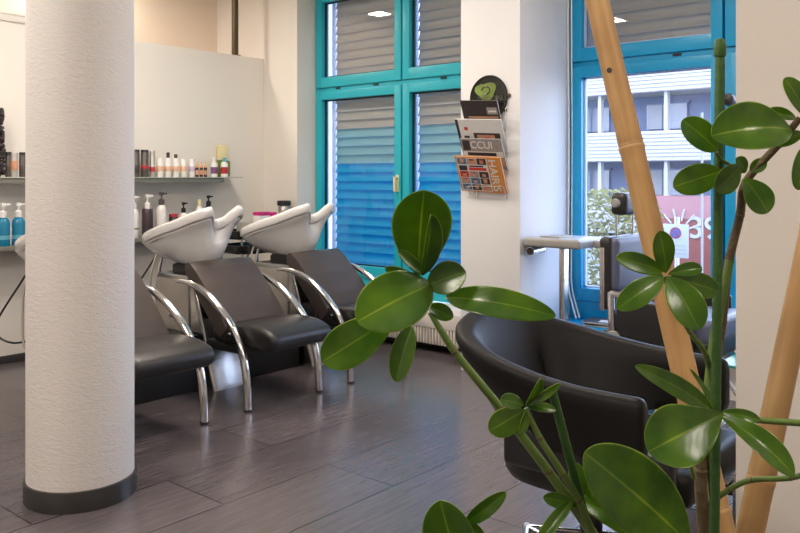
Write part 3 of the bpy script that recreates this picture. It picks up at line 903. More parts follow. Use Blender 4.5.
jx = x_on_wall(284, 5.80)
jr = thing('wax_jar', 'clear jar with black lid behind the window-side basin', 'jar', (jx, 5.80, 0.0))
b = MB(); b.box((-0.07, -0.07, 0), (0.07, 0.07, 0.985), 0, 0.01)
stand = tag(b.build('display_stand', 'panel', loc=(jx, 5.80, 0)), 'narrow cream stand under the black-lidded jar', 'stand')
jr.location = (jx, 5.80, 0.985)
b = MB(); b.lathe([(0.052, 0), (0.056, 0.005), (0.056, 0.14), (0.05, 0.148)], 22); b.build('body', 'silver_can', jr)
b = MB(); b.lathe([(0.066, 0.148), (0.066, 0.185), (0.06, 0.192)], 22); b.build('lid', 'black', jr)

# ================================================================== MAGAZINE RACK ON THE PIER
# local frame: x -> out of the wall (-X world), y -> to the right in the photo (-Y world), z up
RB = Vector((XP, 3.215, 1.25))
RM = Matrix(((-1, 0, 0), (0, -1, 0), (0, 0, 1)))
rack = thing('magazine_rack', 'wire magazine rack hanging on the white pier', 'rack', RB, PI)
for y in (-0.11, 0.13):
    for z in (0.08, 0.6):
        b = MB(); b.box((-0.0005, y - 0.012, z), (0.005, y + 0.012, z + 0.03), 0, 0.001); b.build('wall_plate', 'chrome', rack)
    b = MB(); b.tube([(0.004, y, 0.0), (0.004, y, 0.66)], 0.004, 8, smooth=False); b.build('upright', 'chrome', rack)
tiers = [(0.035, 0.39), (0.19, 0.36), (0.34, 0.37), (0.46, 0.32)]
for z, w in tiers:
    b = MB()
    b.tube([(0.006, -w * 0.36, z + 0.02), (0.045, -w * 0.36, z - 0.008), (0.07, -w * 0.36, z + 0.05), (0.07, w * 0.40, z + 0.05), (0.045, w * 0.40, z - 0.008), (0.006, w * 0.40, z + 0.02)], 0.0035, 8, smooth=False)
    b.build('holder', 'chrome', rack)

def magazine(label, y0, y1, z, h, lean, roll, mats, tiles, out0=0.03, text=None, spine=None):
    """bottom edge at local z, leaning outwards by lean metres at the top"""
    r = thing('magazine', label, 'magazine', RB, PI, group='magazines in the wall rack')
    w = y1 - y0
    L = math.hypot(h, lean)
    up = Vector((lean / L, 0, h / L))
    side = Vector((0, 1, 0))
    out = Vector((up.z, 0, -up.x))
    mt = Matrix.Translation((out0, (y0 + y1) / 2, z)) @ Matrix((( out.x, side.x, up.x, 0), (out.y, side.y, up.y, 0), (out.z, side.z, up.z, 0), (0, 0, 0, 1))) @ Matrix.Rotation(roll, 4, 'X')
    # pages
    b = MB(); b.box((-0.005, -w / 2 + 0.002, 0.002), (0.005, w / 2 - 0.002, L - 0.002), mtx=mt); b.build('pages', 'paper', r)
    names = []
    c = MB()
    c.box((0.005, -w / 2, 0), (0.0062, w / 2, L), 0, mtx=mt)
    c.box((-0.0062, -w / 2, 0), (-0.005, w / 2, L), 0, mtx=mt)
    c.box((-0.0062, -w / 2, L - 0.001), (0.0062, w / 2, L + 0.0005), 0, mtx=mt)
    ml = [mats]
    for q, (a0, b0, a1, b1, m_) in enumerate(tiles):
        if m_ not in ml: ml.append(m_)
        c.box((0.0062, -w / 2 + a0 * w, b0 * L), (0.0064 + q * 0.00002, -w / 2 + a1 * w, b1 * L), ml.index(m_), mtx=mt)
    c.build('cover', ml, r)
    if text:
        body, size, yy, zz, rot, m_ = text
        cu = bpy.data.curves.new('headline', 'FONT'); cu.body = body; cu.size = size; cu.extrude = 0.0003; cu.offset = size * 0.012
        cu.align_x = 'CENTER'; cu.align_y = 'CENTER'
        o = bpy.data.objects.new('tmp', cu); COL.objects.link(o)
        dg = bpy.context.evaluated_depsgraph_get()
        me = bpy.data.meshes.new_from_object(o.evaluated_get(dg))
        COL.objects.unlink(o); bpy.data.objects.remove(o)
        # text is in xy plane facing +z -> face out (+x local), x->y, y->z
        tm_ = mt @ Matrix.Translation((0.0076, -w / 2 + yy * w, zz * L)) @ Matrix(((0, 0, 1, 0), (1, 0, 0, 0), (0, 1, 0, 0), (0, 0, 0, 1))) @ Matrix.Rotation(rot, 4, 'Z')
        me.transform(tm_)
        me.materials.clear(); me.materials.append(M[m_])
        t = bpy.data.objects.new('headline', me); COL.objects.link(t); t.parent = r
    return r

tl = [(0.035, 0.03, 0.70, 0.97, 'print_white')]
pal = ['bluep', 'print_dark', 'skin', 'print_grey', 'bluep', 'print_dark', 'red', 'print_grey', 'print_dark', 'bluep', 'skin', 'print_dark']
k = 0
for row in range(5):
    for c_ in range(3):
        if row == 3: continue
        a0 = 0.05 + c_ * 0.215; b0 = 0.05 + row * 0.185
        tl.append((a0, b0, a0 + 0.20, b0 + 0.17, pal[k % len(pal)]))
        tl.append((a0 + 0.06, b0 + 0.03, a0 + 0.14, b0 + 0.12, 'skin'))
        tl.append((a0 + 0.055, b0 + 0.11, a0 + 0.145, b0 + 0.145, ('print_dark', 'gold', 'print_dark', 'red')[k % 4]))
        k += 1
tl.append((0.28, 0.62, 0.66, 0.70, 'red'))
tl.append((0.06, 0.61, 0.24, 0.75, 'print_dark'))
tl.append((0.30, 0.72, 0.60, 0.76, 'print_dark'))
# local y: right in the photo is -Y world, which is +y local after the half turn
magazine('orange magazine full of small portraits in the lowest rack tier', -0.215, 0.165, 0.045, 0.245, 0.115, math.radians(-3), 'orange', tl,
         text=("HAIR'S", 0.085, 0.80, 0.50, -PI / 2, 'print_white'))
magazine('grey magazine with pale lettering just above the orange one', -0.175, 0.165, 0.21, 0.205, 0.10, math.radians(-3), 'print_grey',
         [(0.02, 0.40, 0.98, 0.58, 'print_white'), (0.12, 0.44, 0.82, 0.55, 'print_dark'), (0.02, 0.1, 0.98, 0.36, 'skin'), (0.04, 0.62, 0.22, 0.95, 'print_dark')],
         text=('CCUI', 0.078, 0.50, 0.79, 0, 'paper'))
magazine('white magazine with a red-lipped dark-haired face, second from the top', -0.215, 0.165, 0.335, 0.215, 0.11, math.radians(-3.5), 'print_white',
         [(0.0, 0.0, 0.06, 1.0, 'print_dark'), (0.35, 0.05, 0.92, 0.58, 'print_dark'), (0.42, 0.05, 0.80, 0.52, 'skin'), (0.58, 0.38, 0.70, 0.44, 'red'), (0.12, 0.30, 0.30, 0.36, 'print_dark'), (0.10, 0.20, 0.30, 0.27, 'print_dark'), (0.17, 0.66, 0.25, 0.76, 'red'), (0.13, 0.40, 0.25, 0.48, 'print_dark')])
magazine('dark magazine in the topmost rack tier', -0.175, 0.13, 0.48, 0.20, 0.10, math.radians(-3.5), 'print_dark',
         [(0.68, 0.55, 0.95, 0.78, 'print_grey'), (0.15, 0.42, 0.95, 0.48, 'skin'), (0.15, 0.1, 0.6, 0.40, 'skin'), (0.72, 0.62, 0.92, 0.68, 'print_white')])
b = MB()
b.box((0.016, -0.10, 0.56), (0.019, 0.12, 0.72), 0, 0.001)
b.box((0.0005, -0.10, 0.56), (0.019, 0.12, 0.563), 0, 0.001)
ho = tag(b.build('leaflet_holder', 'clear', loc=RB), 'clear plastic holder behind the top magazine', 'holder')
ho.rotation_euler = (0, 0, PI)
# round plaque
pq = thing('wall_plaque', 'round black and green plaque above the magazine rack', 'plaque', (XP, 3.222, 1.958))
mt = Matrix.Rotation(-PI / 2, 4, 'Y')
b = MB(); b.lathe([(0.155, 0.0005), (0.16, 0.008), (0.155, 0.017), (0.145, 0.014), (0.13, 0.012), (0.0, 0.012)], 48, mtx=mt); b.build('disc', 'plaque_black', pq)
b = MB()
ring = []
for i in range(28):
    a = 2 * PI * i / 28
    rr_ = 1 + 0.16 * math.sin(3 * a + 0.5)
    ring.append((0.02 + 0.085 * math.cos(a) * rr_, 0.048 + 0.062 * math.sin(a) * rr_))
b.prism([(y, z) for y, z in ring], -0.0125, -0.0150, 0, 0)
b.build('emblem', 'plaque_green', pq)
b = MB(); b.tube([(0.014 * math.cos(a) - 0.016, 0.01 + 0.028 * math.cos(a), 0.05 + 0.026 * math.sin(a)) if False else (-0.0165, 0.02 + 0.034 * math.cos(a) , 0.052 + 0.026 * math.sin(a)) for a in [i * 0.42 for i in range(13)]], 0.004, 8, sub=3); b.build('swirl', 'plaque_black', pq)
b = MB(); b.lathe([(0.014, 0.001), (0.014, 0.010), (0.006, 0.011)], 16, mtx=Matrix.Translation((0, -0.168, 0.005)) @ mt); b.build('hook', 'dark_bronze', pq)

# ================================================================== TUB CHAIR (near)
TC = Vector((2.645, 1.355, 0))
tub = thing('styling_chair', 'black tub styling chair behind the green plant', 'chair', TC)
def shell_mb():
    mb = MB()
    # plan path: near (small X) arm front -> round the back (+Y) -> far arm front
    ctrl = [(-0.350, -0.33), (-0.360, -0.14), (-0.356, 0.05), (-0.330, 0.24), (-0.245, 0.39), (-0.095, 0.455), (0.095, 0.455), (0.245, 0.39), (0.330, 0.24), (0.356, 0.05), (0.360, -0.14), (0.350, -0.33)]
    P = []
    m = len(ctrl)
    sub = 6
    for i in range(m - 1):
        p0 = Vector(ctrl[max(i - 1, 0)]); p1 = Vector(ctrl[i]); p2 = Vector(ctrl[i + 1]); p3 = Vector(ctrl[min(i + 2, m - 1)])
        for k in range(sub):
            t = k / sub
            P.append(0.5 * ((2 * p1) + (p2 - p0) * t + (2 * p0 - 5 * p1 + 4 * p2 - p3) * t * t + (3 * p1 - p0 - 3 * p2 + p3) * t ** 3))
    P.append(Vector(ctrl[-1]))
    n = len(P)
    rings = []
    for i, p in enumerate(P):
        d = (P[min(i + 1, n - 1)] - P[max(i - 1, 0)]).normalized()
        nrm = Vector((-d.y, d.x))           # outward
        if nrm.dot(p - Vector((0, 0.0))) < 0: nrm = -nrm
        s = abs(i / (n - 1) * 2 - 1)        # 1 at the arm fronts, 0 at the back
        e = max(0.0, 1 - s)
        k = e * e * (3 - 2 * e)
        top = 0.745 + 0.14 * (k ** 1.5)
        bot = 0.545 - 0.085 * min(1, k * 2.2)
        th = 0.064 + 0.036 * k
        inn = 0.31 * k                      # shell tucks in towards its bottom
        H = top - bot
        prof = []
        # outer side going up, rounded rim, inner side going down
        for fz, o in ((0.0, -0.012), (0.02, 0.0), (0.25, 0.0), (0.5, 0.0), (0.75, 0.0), (0.9, -0.001), (0.965, -0.010), (0.993, -0.024), (1.0, -0.5 * th), (0.993, -th + 0.022), (0.965, -th + 0.008), (0.9, -th), (0.7, -th - 0.002), (0.4, -th), (0.15, -th), (0.02, -th), (0.0, -th + 0.012)):
            taper = inn * (1 - fz) ** 1.35
            off = o + 0.036 - taper
            prof.append(Vector((p.x + nrm.x * off, p.y + nrm.y * off, bot + H * fz)))
        rings.append(prof)
    # rounded ends
    def endcap(base, dirv):
        c = sum(base, Vector()) / len(base)
        out = []
        for sc, ex in ((0.97, 0.012), (0.86, 0.022), (0.6, 0.028)):
            out.append([c + (q - c) * sc + dirv * ex for q in base])
        return out
    fr = endcap(rings[0], Vector((0, -1, 0)))
    bk = endcap(rings[-1], Vector((0, -1, 0)))
    rings = list(reversed(fr)) + rings + bk
    mb.rings(rings, 0)
    return mb
sh = shell_mb().build('backrest', 'leather_tub', tub, angle=75)
s = MB()
s.box((-0.285, -0.46, 0.405), (0.285, 0.10, 0.515), 0, 0.045, 4)
s.build('seat', 'leather_tub', tub, angle=60)
s = MB(); s.box((-0.33, -0.43, 0.43), (-0.28, 0.16, 0.57), 0, 0.018, 3); s.build('side_panel', 'black', tub, angle=60)
s = MB(); s.box((0.28, -0.42, 0.43), (0.33, 0.16, 0.50), 0, 0.018, 3); s.build('side_panel', 'black', tub, angle=60)
s = MB()
out = []
for zz, sc in ((0.335, 0.80), (0.34, 0.95), (0.365, 1.0), (0.40, 0.98), (0.41, 0.9)):
    ring = []
    for i in range(44):
        a = 2 * PI * i / 44
        c_, s_ = math.cos(a), math.sin(a)
        ring.append(Vector((0.25 * sc * math.copysign(abs(c_) ** 0.6, c_), -0.02 + 0.30 * sc * math.copysign(abs(s_) ** 0.6, s_), zz)))
    out.append(ring)
s.rings(out, 0); s.build('seat_pan', 'black', tub, angle=50)
for sx in (-0.13, 0.13):
    s = MB(); s.tube([(sx - 0.04, 0.08, 0.40), (sx - 0.04, 0.185, 0.405), (sx - 0.04, 0.215, 0.47)], 0.015, 10, sub=4); s.build('hinge', 'chrome', tub)
s = MB(); s.lathe([(0.075, 0.03), (0.05, 0.05), (0.04, 0.08), (0.04, 0.22), (0.055, 0.24), (0.055, 0.338)], 24); s.build('hydraulic_column', 'black', tub)
s = MB()
rot = math.atan2(RT.y, RT.x) - math.radians(12)
hs_ = 0.24
cs = [Matrix.Rotation(rot, 3, 'Z') @ Vector((a * hs_, b_ * hs_, 0.028)) for a, b_ in ((-1, -1), (1, -1), (1, 1), (-1, 1))]
s.tube([cs[0], cs[1]], 0.012, 10, smooth=False); s.tube([cs[1], cs[2]], 0.012, 10, smooth=False); s.tube([cs[2], cs[3]], 0.012, 10, smooth=False); s.tube([cs[3], cs[0]], 0.012, 10, smooth=False)
s.tube([cs[0], cs[2]], 0.012, 10, smooth=False); s.tube([cs[1], cs[3]], 0.012, 10, smooth=False)
for c_ in cs:
    s.lathe([(0.018, 0.0), (0.018, 0.028), (0.012, 0.04)], 14, (c_.x, c_.y, 0))
s.build('base', 'chrome', tub)

# ================================================================== BARBER CHAIR (behind)
BCH = Vector((4.18, 1.70, 0))
bc = thing('barber_chair', 'black barber chair with headrest in front of the street window', 'chair', BCH)
s = MB(); s.box((-0.25, 0.20, 0.70), (0.25, 0.275, 1.085), 0, 0.035, 4); s.build('backrest', 'leather', bc, angle=60)
s = MB(); s.box((-0.235, 0.17, 0.80), (0.235, 0.235, 1.078), 0, 0.045, 4); s.build('back_cushion', 'leather_skylit', bc, angle=60)
s = MB(); s.box((-0.256, 0.235, 0.70), (-0.247, 0.262, 1.03), 0, 0.003); s.build('back_bracket', 'steel', bc)
hd = MB(); hd.box((-0.13, 0.175, 1.195), (0.13, 0.265, 1.315), 0, 0.034, 4); ho = hd.build('headrest', 'leather', bc, angle=60)
for sx in (-0.11, 0.09):
    s = MB(); s.tube([(sx, 0.235, 1.05), (sx, 0.235, 1.22)], 0.006, 8, smooth=False); s.build('headrest_post', 'chrome', ho)
s = MB(); s.lathe([(0.0, 0), (0.022, 0.0), (0.026, 0.015), (0.02, 0.03), (0.0, 0.032)], 16, mtx=Matrix.Translation((-0.13, 0.225, 1.26)) @ Matrix.Rotation(-PI / 2, 4, 'Y')); s.build('headrest_knob', 'table_grey', ho)
s = MB(); s.box((-0.25, -0.33, 0.585), (0.25, 0.22, 0.705), 0, 0.035, 4); s.build('seat', 'leather_skylit', bc, angle=60)
s = MB(); s.box((-0.25, -0.31, 0.50), (0.25, 0.25, 0.60), 0, 0.02, 3); s.build('seat_base', 'black', bc, angle=60)
for sx in (-1, 1):
    x = 0.272 * sx
    s = MB()
    s.prism([(0.20, 0.54), (0.205, 0.80), (0.18, 0.815), (0.04, 0.80), (0.04, 0.78), (0.172, 0.78), (0.165, 0.54)], x - 0.012, x + 0.012, 0, 0, bev=0.004)
    a = s.build('armrest', 'chrome', bc)
    s = MB(); s.box((x - 0.010, -0.24, 0.56), (x + 0.010, 0.155, 0.765), 0, 0.009, 3); s.build('side_pad', 'black', a)
    s = MB(); s.lathe([(0.0, -0.016), (0.035, -0.016), (0.038, 0.0), (0.035, 0.016), (0.0, 0.016)], 22, mtx=Matrix.Translation((x - 0.012, 0.17, 0.57)) @ Matrix.Rotation(PI / 2, 4, 'Y')); s.build('pivot', 'table_grey', a)
s = MB(); s.lathe([(0.27, 0.0), (0.275, 0.012), (0.25, 0.03), (0.06, 0.05), (0.05, 0.09), (0.05, 0.30), (0.075, 0.31), (0.075, 0.51)], 36); s.build('base', 'chrome', bc)
s = MB(); s.box((-0.20, -0.52, 0.24), (0.20, -0.44, 0.27), 0, 0.01); s.tube([(-0.15, -0.48, 0.25), (-0.15, -0.28, 0.52)], 0.012, 8, smooth=False); s.tube([(0.15, -0.48, 0.25), (0.15, -0.28, 0.52)], 0.012, 8, smooth=False); s.build('footrest', 'chrome', bc)

# ================================================================== WORK TABLE BY THE PIER
wt = thing('work_table', 'small grey work table with one leg beside the pier', 'table', (4.95, 2.72, 0))
b = MB(); b.box((-0.18, -0.19, 0.925), (0.22, 0.235, 0.985), 0, 0.018, 3); tt = b.build('tabletop', 'table_grey', wt, angle=50)
b = MB(); b.box((-0.165, -0.175, 0.983), (0.205, 0.195, 0.988), 0, 0.002); b.build('table_surface', 'table_top', tt)
b = MB(); b.box((0.02, -0.33, 0.925), (0.16, -0.185, 0.975), 0, 0.012, 3); b.build('side_leaf', 'table_grey', wt, angle=50)
b = MB(); b.box((-0.12, -0.05, 0.02), (-0.06, -0.01, 0.93), 0, 0.006); b.box((-0.2, -0.2, 0), (0.15, 0.1, 0.02), 0, 0.006); b.build('leg', 'steel', wt)
b = MB(); b.box((-0.13, -0.02, 0.988), (0.06, 0.13, 1.0), 0, 0.003)
pb = tag(b.build('notebook', 'table_grey', loc=(4.95, 2.72, 0)), 'thin grey booklet lying on the work table', 'book')
hp = thing('dryer_holder', 'chrome hairdryer holder tube under the work table', 'holder', (4.84, 2.90, 0.895))
mt = Matrix.Rotation(PI / 2, 4, 'X') @ Matrix.Rotation(0.25, 4, 'Y')
b = MB()
dv = Vector((-0.72, -0.10, 0)).normalized()
b.tube([Vector((0.12, 0.02, 0.0)), Vector((0.12, 0.02, 0.0)) + dv * 0.20], 0.030, 20, smooth=False); b.build('tube', 'chrome', hp)
b = MB(); e_ = Vector((0.12, 0.02, 0.0)) + dv * 0.198
b.tube([e_, e_ + dv * 0.004], 0.025, 20, smooth=False); b.build('opening', 'black', hp)
b = MB(); b.box((0.05, 0.0, -0.012), (0.11, 0.069, 0.012), 0, 0.004); b.build('bracket', 'chrome', hp)

# magazines on the turquoise sill
for k, (dx, dy, rz, m_, lab) in enumerate(((0, 0, 0.1, 'print_dark', 'dark magazine at the bottom of the pile on the turquoise sill'), (0.015, 0.01, -0.15, 'print_grey', 'grey magazine in the middle of the pile on the turquoise sill'), (-0.01, 0.0, 0.25, 'print_dark', 'dark magazine on top of the pile on the turquoise sill'))):
    z = WZ0 + 0.02 + k * 0.012
    r = thing('magazine', lab, 'magazine', (5.26 + dx, 2.56 + dy, z), rz, group='magazines on the sill')
    b = MB(); b.box((-0.10, -0.15, 0.001), (0.10, 0.15, 0.0105)); b.build('pages', 'paper', r)
    b = MB(); b.box((-0.102, -0.152, 0.0), (0.102, 0.152, 0.001)); b.box((-0.102, -0.152, 0.0105), (0.102, 0.152, 0.012)); b.box((-0.08, -0.1, 0.012), (0.02, 0.05, 0.0122), 1); b.build('cover', [m_, 'print_white'], r)

# low side table with magazines between the chairs
sx0, sy0 = 3.55, 1.33
st = thing('side_table', 'low black two-tier table between the two chairs', 'table', (sx0, sy0, 0))
b = MB(); b.box((-0.17, -0.25, 0.285), (0.17, 0.25, 0.305), 0, 0.004); b.build('tabletop', 'black_gloss', st)
b = MB(); b.box((-0.16, -0.24, 0.10), (0.16, 0.24, 0.115), 0, 0.004); b.build('shelf', 'black_gloss', st)
for ax in (-1, 1):
    for ay in (-1, 1):
        b = MB(); b.box((ax * 0.155 - 0.01, ay * 0.235 - 0.01, 0), (ax * 0.155 + 0.01, ay * 0.235 + 0.01, 0.29), 0, 0.002); b.build('leg', 'chrome', st)
def flat_mag(x, y, z, rz, m_, lab, grp, w=0.105, l=0.145):
    r = thing('magazine', lab, 'magazine', (x, y, z), rz, group=grp)
    b = MB(); b.box((-w + .002, -l + .002, 0.001), (w - .002, l - .002, 0.0115)); b.build('pages', 'paper', r)
    b = MB(); b.box((-w, -l, 0), (w, l, 0.001)); b.box((-w, -l, 0.0115), (w, l, 0.013)); b.build('cover', m_, r)
for k, (m_, rz, lab) in enumerate((('paper', 0.1, 'cream magazine lowest on the low black table'), ('print_white', -0.1, 'white magazine in the middle of the low table pile'), ('paper', 0.2, 'cream magazine topmost on the low black table'))):
    flat_mag(sx0, sy0 + 0.02, 0.305 + k * 0.013, rz, m_, lab, 'magazines on the low table')
for k, (m_, rz, lab) in enumerate((('print_white', 0.04, 'white magazine at the bottom on the low table shelf'), ('print_grey', 0.1, 'grey magazine in the middle on the low table shelf'), ('print_white', -0.12, 'white magazine topmost on the low table shelf'))):
    flat_mag(sx0 + 0.01, sy0 - 0.03, 0.1155 + k * 0.013, rz, m_, lab, 'magazines on the low table shelf')
# teal glass shelf on the wall end
gs = thing('glass_shelf', 'teal glass shelf edge beside the beige wall end', 'shelf', (3.6, 0.84, 0.64))
b = MB(); b.box((-0.3, 0.001, 0), (0.35, 0.30, 0.012), 0, 0.003); b.build('shelf_top', 'teal_glass', gs)
b = MB(); b.box((-0.05, 0.001, -0.05), (-0.03, 0.25, 0.0), 0, 0.003); b.build('bracket', 'black', gs)

# ================================================================== BAMBOO, STAKES, PLANT
def pole(name, label, cat, p0, p1, r0, r1, nodes, mats, dot=None):
    p0, p1 = Vector(p0), Vector(p1)
    d = p1 - p0; L = d.length
    rz = d.to_track_quat('Z', 'Y')
    root = thing(name, label, cat, p0)
    root.rotation_mode = 'QUATERNION'; root.rotation_quaternion = rz
    prof = [(r0, 0)]
    nd = sorted(nodes)
    for f in nd:
        z = f * L; r = r0 + (r1 - r0) * f
        prof += [(r * 0.985, z - 0.03), (r * 1.0, z - 0.012), (r * 1.05, z - 0.005), (r * 1.05, z), (r * 0.97, z + 0.003), (r * 1.02, z + 0.008), (r * 0.985, z + 0.03)]
    prof.append((r1, L))
    b = MB(); b.lathe(prof, 24); b.build('culm', mats[0], root, angle=60)
    for f in nd:
        z = f * L; r = (r0 + (r1 - r0) * f)
        b = MB(); b.lathe([(r * 0.90, z + 0.0012), (r * 0.995, z + 0.0018), (r * 0.995, z + 0.0036), (r * 0.9, z + 0.0042)], 24); b.build('node', mats[1], root)
    return root, L

# pole 1 runs from floor to above the frame
A0 = at(722, 533, 1.42); A1 = at(597, 0, 1.58)
da = (A0 - A1).normalized()
foot = A0 + da * ((A0.z - 0.40) / -da.z)
top1 = A1 - da * 0.35
Lp = (top1 - foot).length
def frac(u, v, t): return (at(u, v, t) - foot).length / Lp
f1 = frac(631, 147, 1.54); f2 = f1 - 0.66 / Lp; f2b = f1 + 0.40 / Lp
p1, L1 = pole('bamboo_pole', 'thick bamboo pole leaning left across the street window', 'bamboo pole', foot, top1, 0.0245, 0.0225, [f1, f2, f2b], ('bamboo', 'bamboo_node'))
b = MB(); b.lathe([(0.0, 0), (0.005, 0.0), (0.005, 0.001), (0.0, 0.0012)], 14)
hole = at(609, 70, 1.56 - 0.0235)
ho = b.build('drill_hole', 'black', p1)
hq = p1.rotation_quaternion.to_matrix().to_4x4()
loc = hq.inverted() @ (hole - Vector(p1.location))
ax2 = Vector((loc.x, loc.y, 0)).normalized()
ho.location = Vector((ax2.x * 0.0229, ax2.y * 0.0229, loc.z)); ho.rotation_mode = 'QUATERNION'; ho.rotation_quaternion = ax2.to_track_quat('Z', 'Y')
B0 = at(750, 533, 1.22); B1 = at(798.5, 300, 1.26)
db = (B0 - B1).normalized()
foot2 = B0 + db * ((B0.z - 0.40) / -db.z)
top2 = B1 - db * 1.0
L2 = (top2 - foot2).length
fr2 = [(at(761, 478, 1.23) - foot2).length / L2]
fr2 += [fr2[0] + 0.40 / L2]
pole('bamboo_pole', 'bamboo pole leaning right in front of the beige wall end', 'bamboo pole', foot2, top2, 0.0205, 0.0195, fr2, ('bamboo', 'bamboo_node'))

POT = Vector((1.325, 0.445, 0))
def stake(label, u0, v0, t0, u1, v1, t1, r, capped):
    a = at(u0, v0, t0); b_ = at(u1, v1, t1)
    d = (a - b_).normalized()
    a2 = a + d * ((a.z - 0.42) / -d.z)
    root = thing('plant_stake', label, 'stake', a2)
    root.rotation_mode = 'QUATERNION'; dd_ = b_ - a2; root.rotation_quaternion = dd_.to_track_quat('Z', 'Y')
    L = dd_.length
    prof = [(r, 0)]
    k = 0.02
    while k < L - 0.03:
        prof += [(r, k), (r * 1.06, k + 0.004), (r, k + 0.008)]; k += 0.02
    prof.append((r * 0.95, L))
    m = MB(); m.lathe(prof, 14); m.build('rod', 'stake', root, angle=60)
    if capped:
        m = MB(); m.lathe([(r * 1.15, L - 0.022), (r * 1.3, L - 0.018), (r * 1.3, L - 0.004), (r * 1.0, L + 0.004)], 16); m.build('cap', 'stake', root)
stake('tall upright green plant stake with a rounded cap', 714.5, 533, 1.14, 720, 42, 1.18, 0.0068, True)
stake('short tilted green plant stake in front of the tub chair', 589, 533, 1.05, 552, 390, 1.0, 0.0058, False)

plant = thing('potted_plant', 'large glossy-leaved green plant in front of the chairs', 'plant', POT)
def P3(u, v, t): return at(u, v, t) - POT
m = MB()
m.lathe([(0.19, 0.0), (0.20, 0.01), (0.25, 0.48), (0.255, 0.5), (0.245, 0.505), (0.235, 0.49), (0.23, 0.40)], 40)
m.build('pot', 'pot', plant)
m = MB(); m.lathe([(0.23, 0.425), (0.228, 0.44), (0.1, 0.448), (0.0, 0.45)], 32); m.build('soil', 'soil', plant)

def stem(pts, rad, mt='stem', nodes=True, name='stem'):
    m = MB()
    q = [p if isinstance(p, Vector) else P3(*p) for p in pts]
    m.tube(q, rad, 12)
    o = m.build(name, mt, plant, angle=80)
    if nodes:
        for i in range(1, len(q) - 1):
            d = (q[i + 1] - q[i - 1]).normalized()
            r = rad[i] if isinstance(rad, list) else rad
            b = MB(); b.lathe([(r * 0.9, -r * 0.5), (r * 1.12, -r * 0.1), (r * 1.10, r * 0.15), (r * 0.9, r * 0.5)], 14)
            nb = b.build('node', 'stem_brown', o); nb.location = q[i]; nb.rotation_mode = 'QUATERNION'; nb.rotation_quaternion = d.to_track_quat('Z', 'Y')
    return o

stem([(430, 312, 1.02), (455, 352, 1.02), (500, 408, 1.02), (548, 471, 1.03), (592, 533, 1.05), (640, 610, 1.10), Vector((-0.03, 0.02, 0.44))], [0.0035, 0.0048, 0.0055, 0.006, 0.0068, 0.008, 0.010])
stem([(526, 408, 1.0), (540, 438, 1.0), (563, 474, 1.01), (578, 500, 1.03), (598, 545, 1.05), (645, 630, 1.10), Vector((0.01, -0.03, 0.44))], [0.003, 0.004, 0.0045, 0.005, 0.006, 0.007, 0.008])
stem([(664, 276, 1.10), (672, 300, 1.11), (690, 332, 1.13), (706, 356, 1.16), (714, 400, 1.19), (712, 470, 1.22), (714, 540, 1.24), Vector((0.03, 0.05, 0.44))], [0.0025, 0.003, 0.0035, 0.004, 0.0055, 0.007, 0.008, 0.010])
stem([(800, 118, 1.12), (778, 145, 1.14), (746, 182, 1.17), (740, 215, 1.19), (729, 262, 1.20), (720, 330, 1.21), (708, 400, 1.22), (701, 470, 1.22), (705, 540, 1.24), Vector((0.05, 0.02, 0.44))], [0.0045, 0.0055, 0.006, 0.0062, 0.0065, 0.008, 0.0085, 0.009, 0.010, 0.012], 'stem_brown')
stem([(708, 395, 1.205), (716, 330, 1.20), (730, 260, 1.195)], [0.008, 0.0075, 0.006], 'stem', False)
stem([(742, 172, 1.17), (722, 160, 1.16), (716, 152, 1.155)], 0.0028, 'stem', False, 'twig')
stem([(716, 416, 1.15), (757, 420, 1.14), (815, 424, 1.13)], [0.0035, 0.0045, 0.005], 'stem', True, 'twig')
stem([(694, 478, 1.20), (688, 450, 1.19), (696, 420, 1.19), (716, 414, 1.16)], 0.0032, 'stem', False, 'twig')
stem([(704, 508, 1.235), (730, 489, 1.20), (752, 480, 1.18), (790, 478, 1.16), (815, 470, 1.15)], [0.004, 0.0042, 0.004, 0.004, 0.004], 'stem', True, 'twig')
stem([(655, 545, 1.10), (640, 560, 1.09), (620, 590, 1.10), (650, 660, 1.13), Vector((0.03, -0.05, 0.44))], [0.003, 0.0035, 0.004, 0.005, 0.006], 'stem', False)

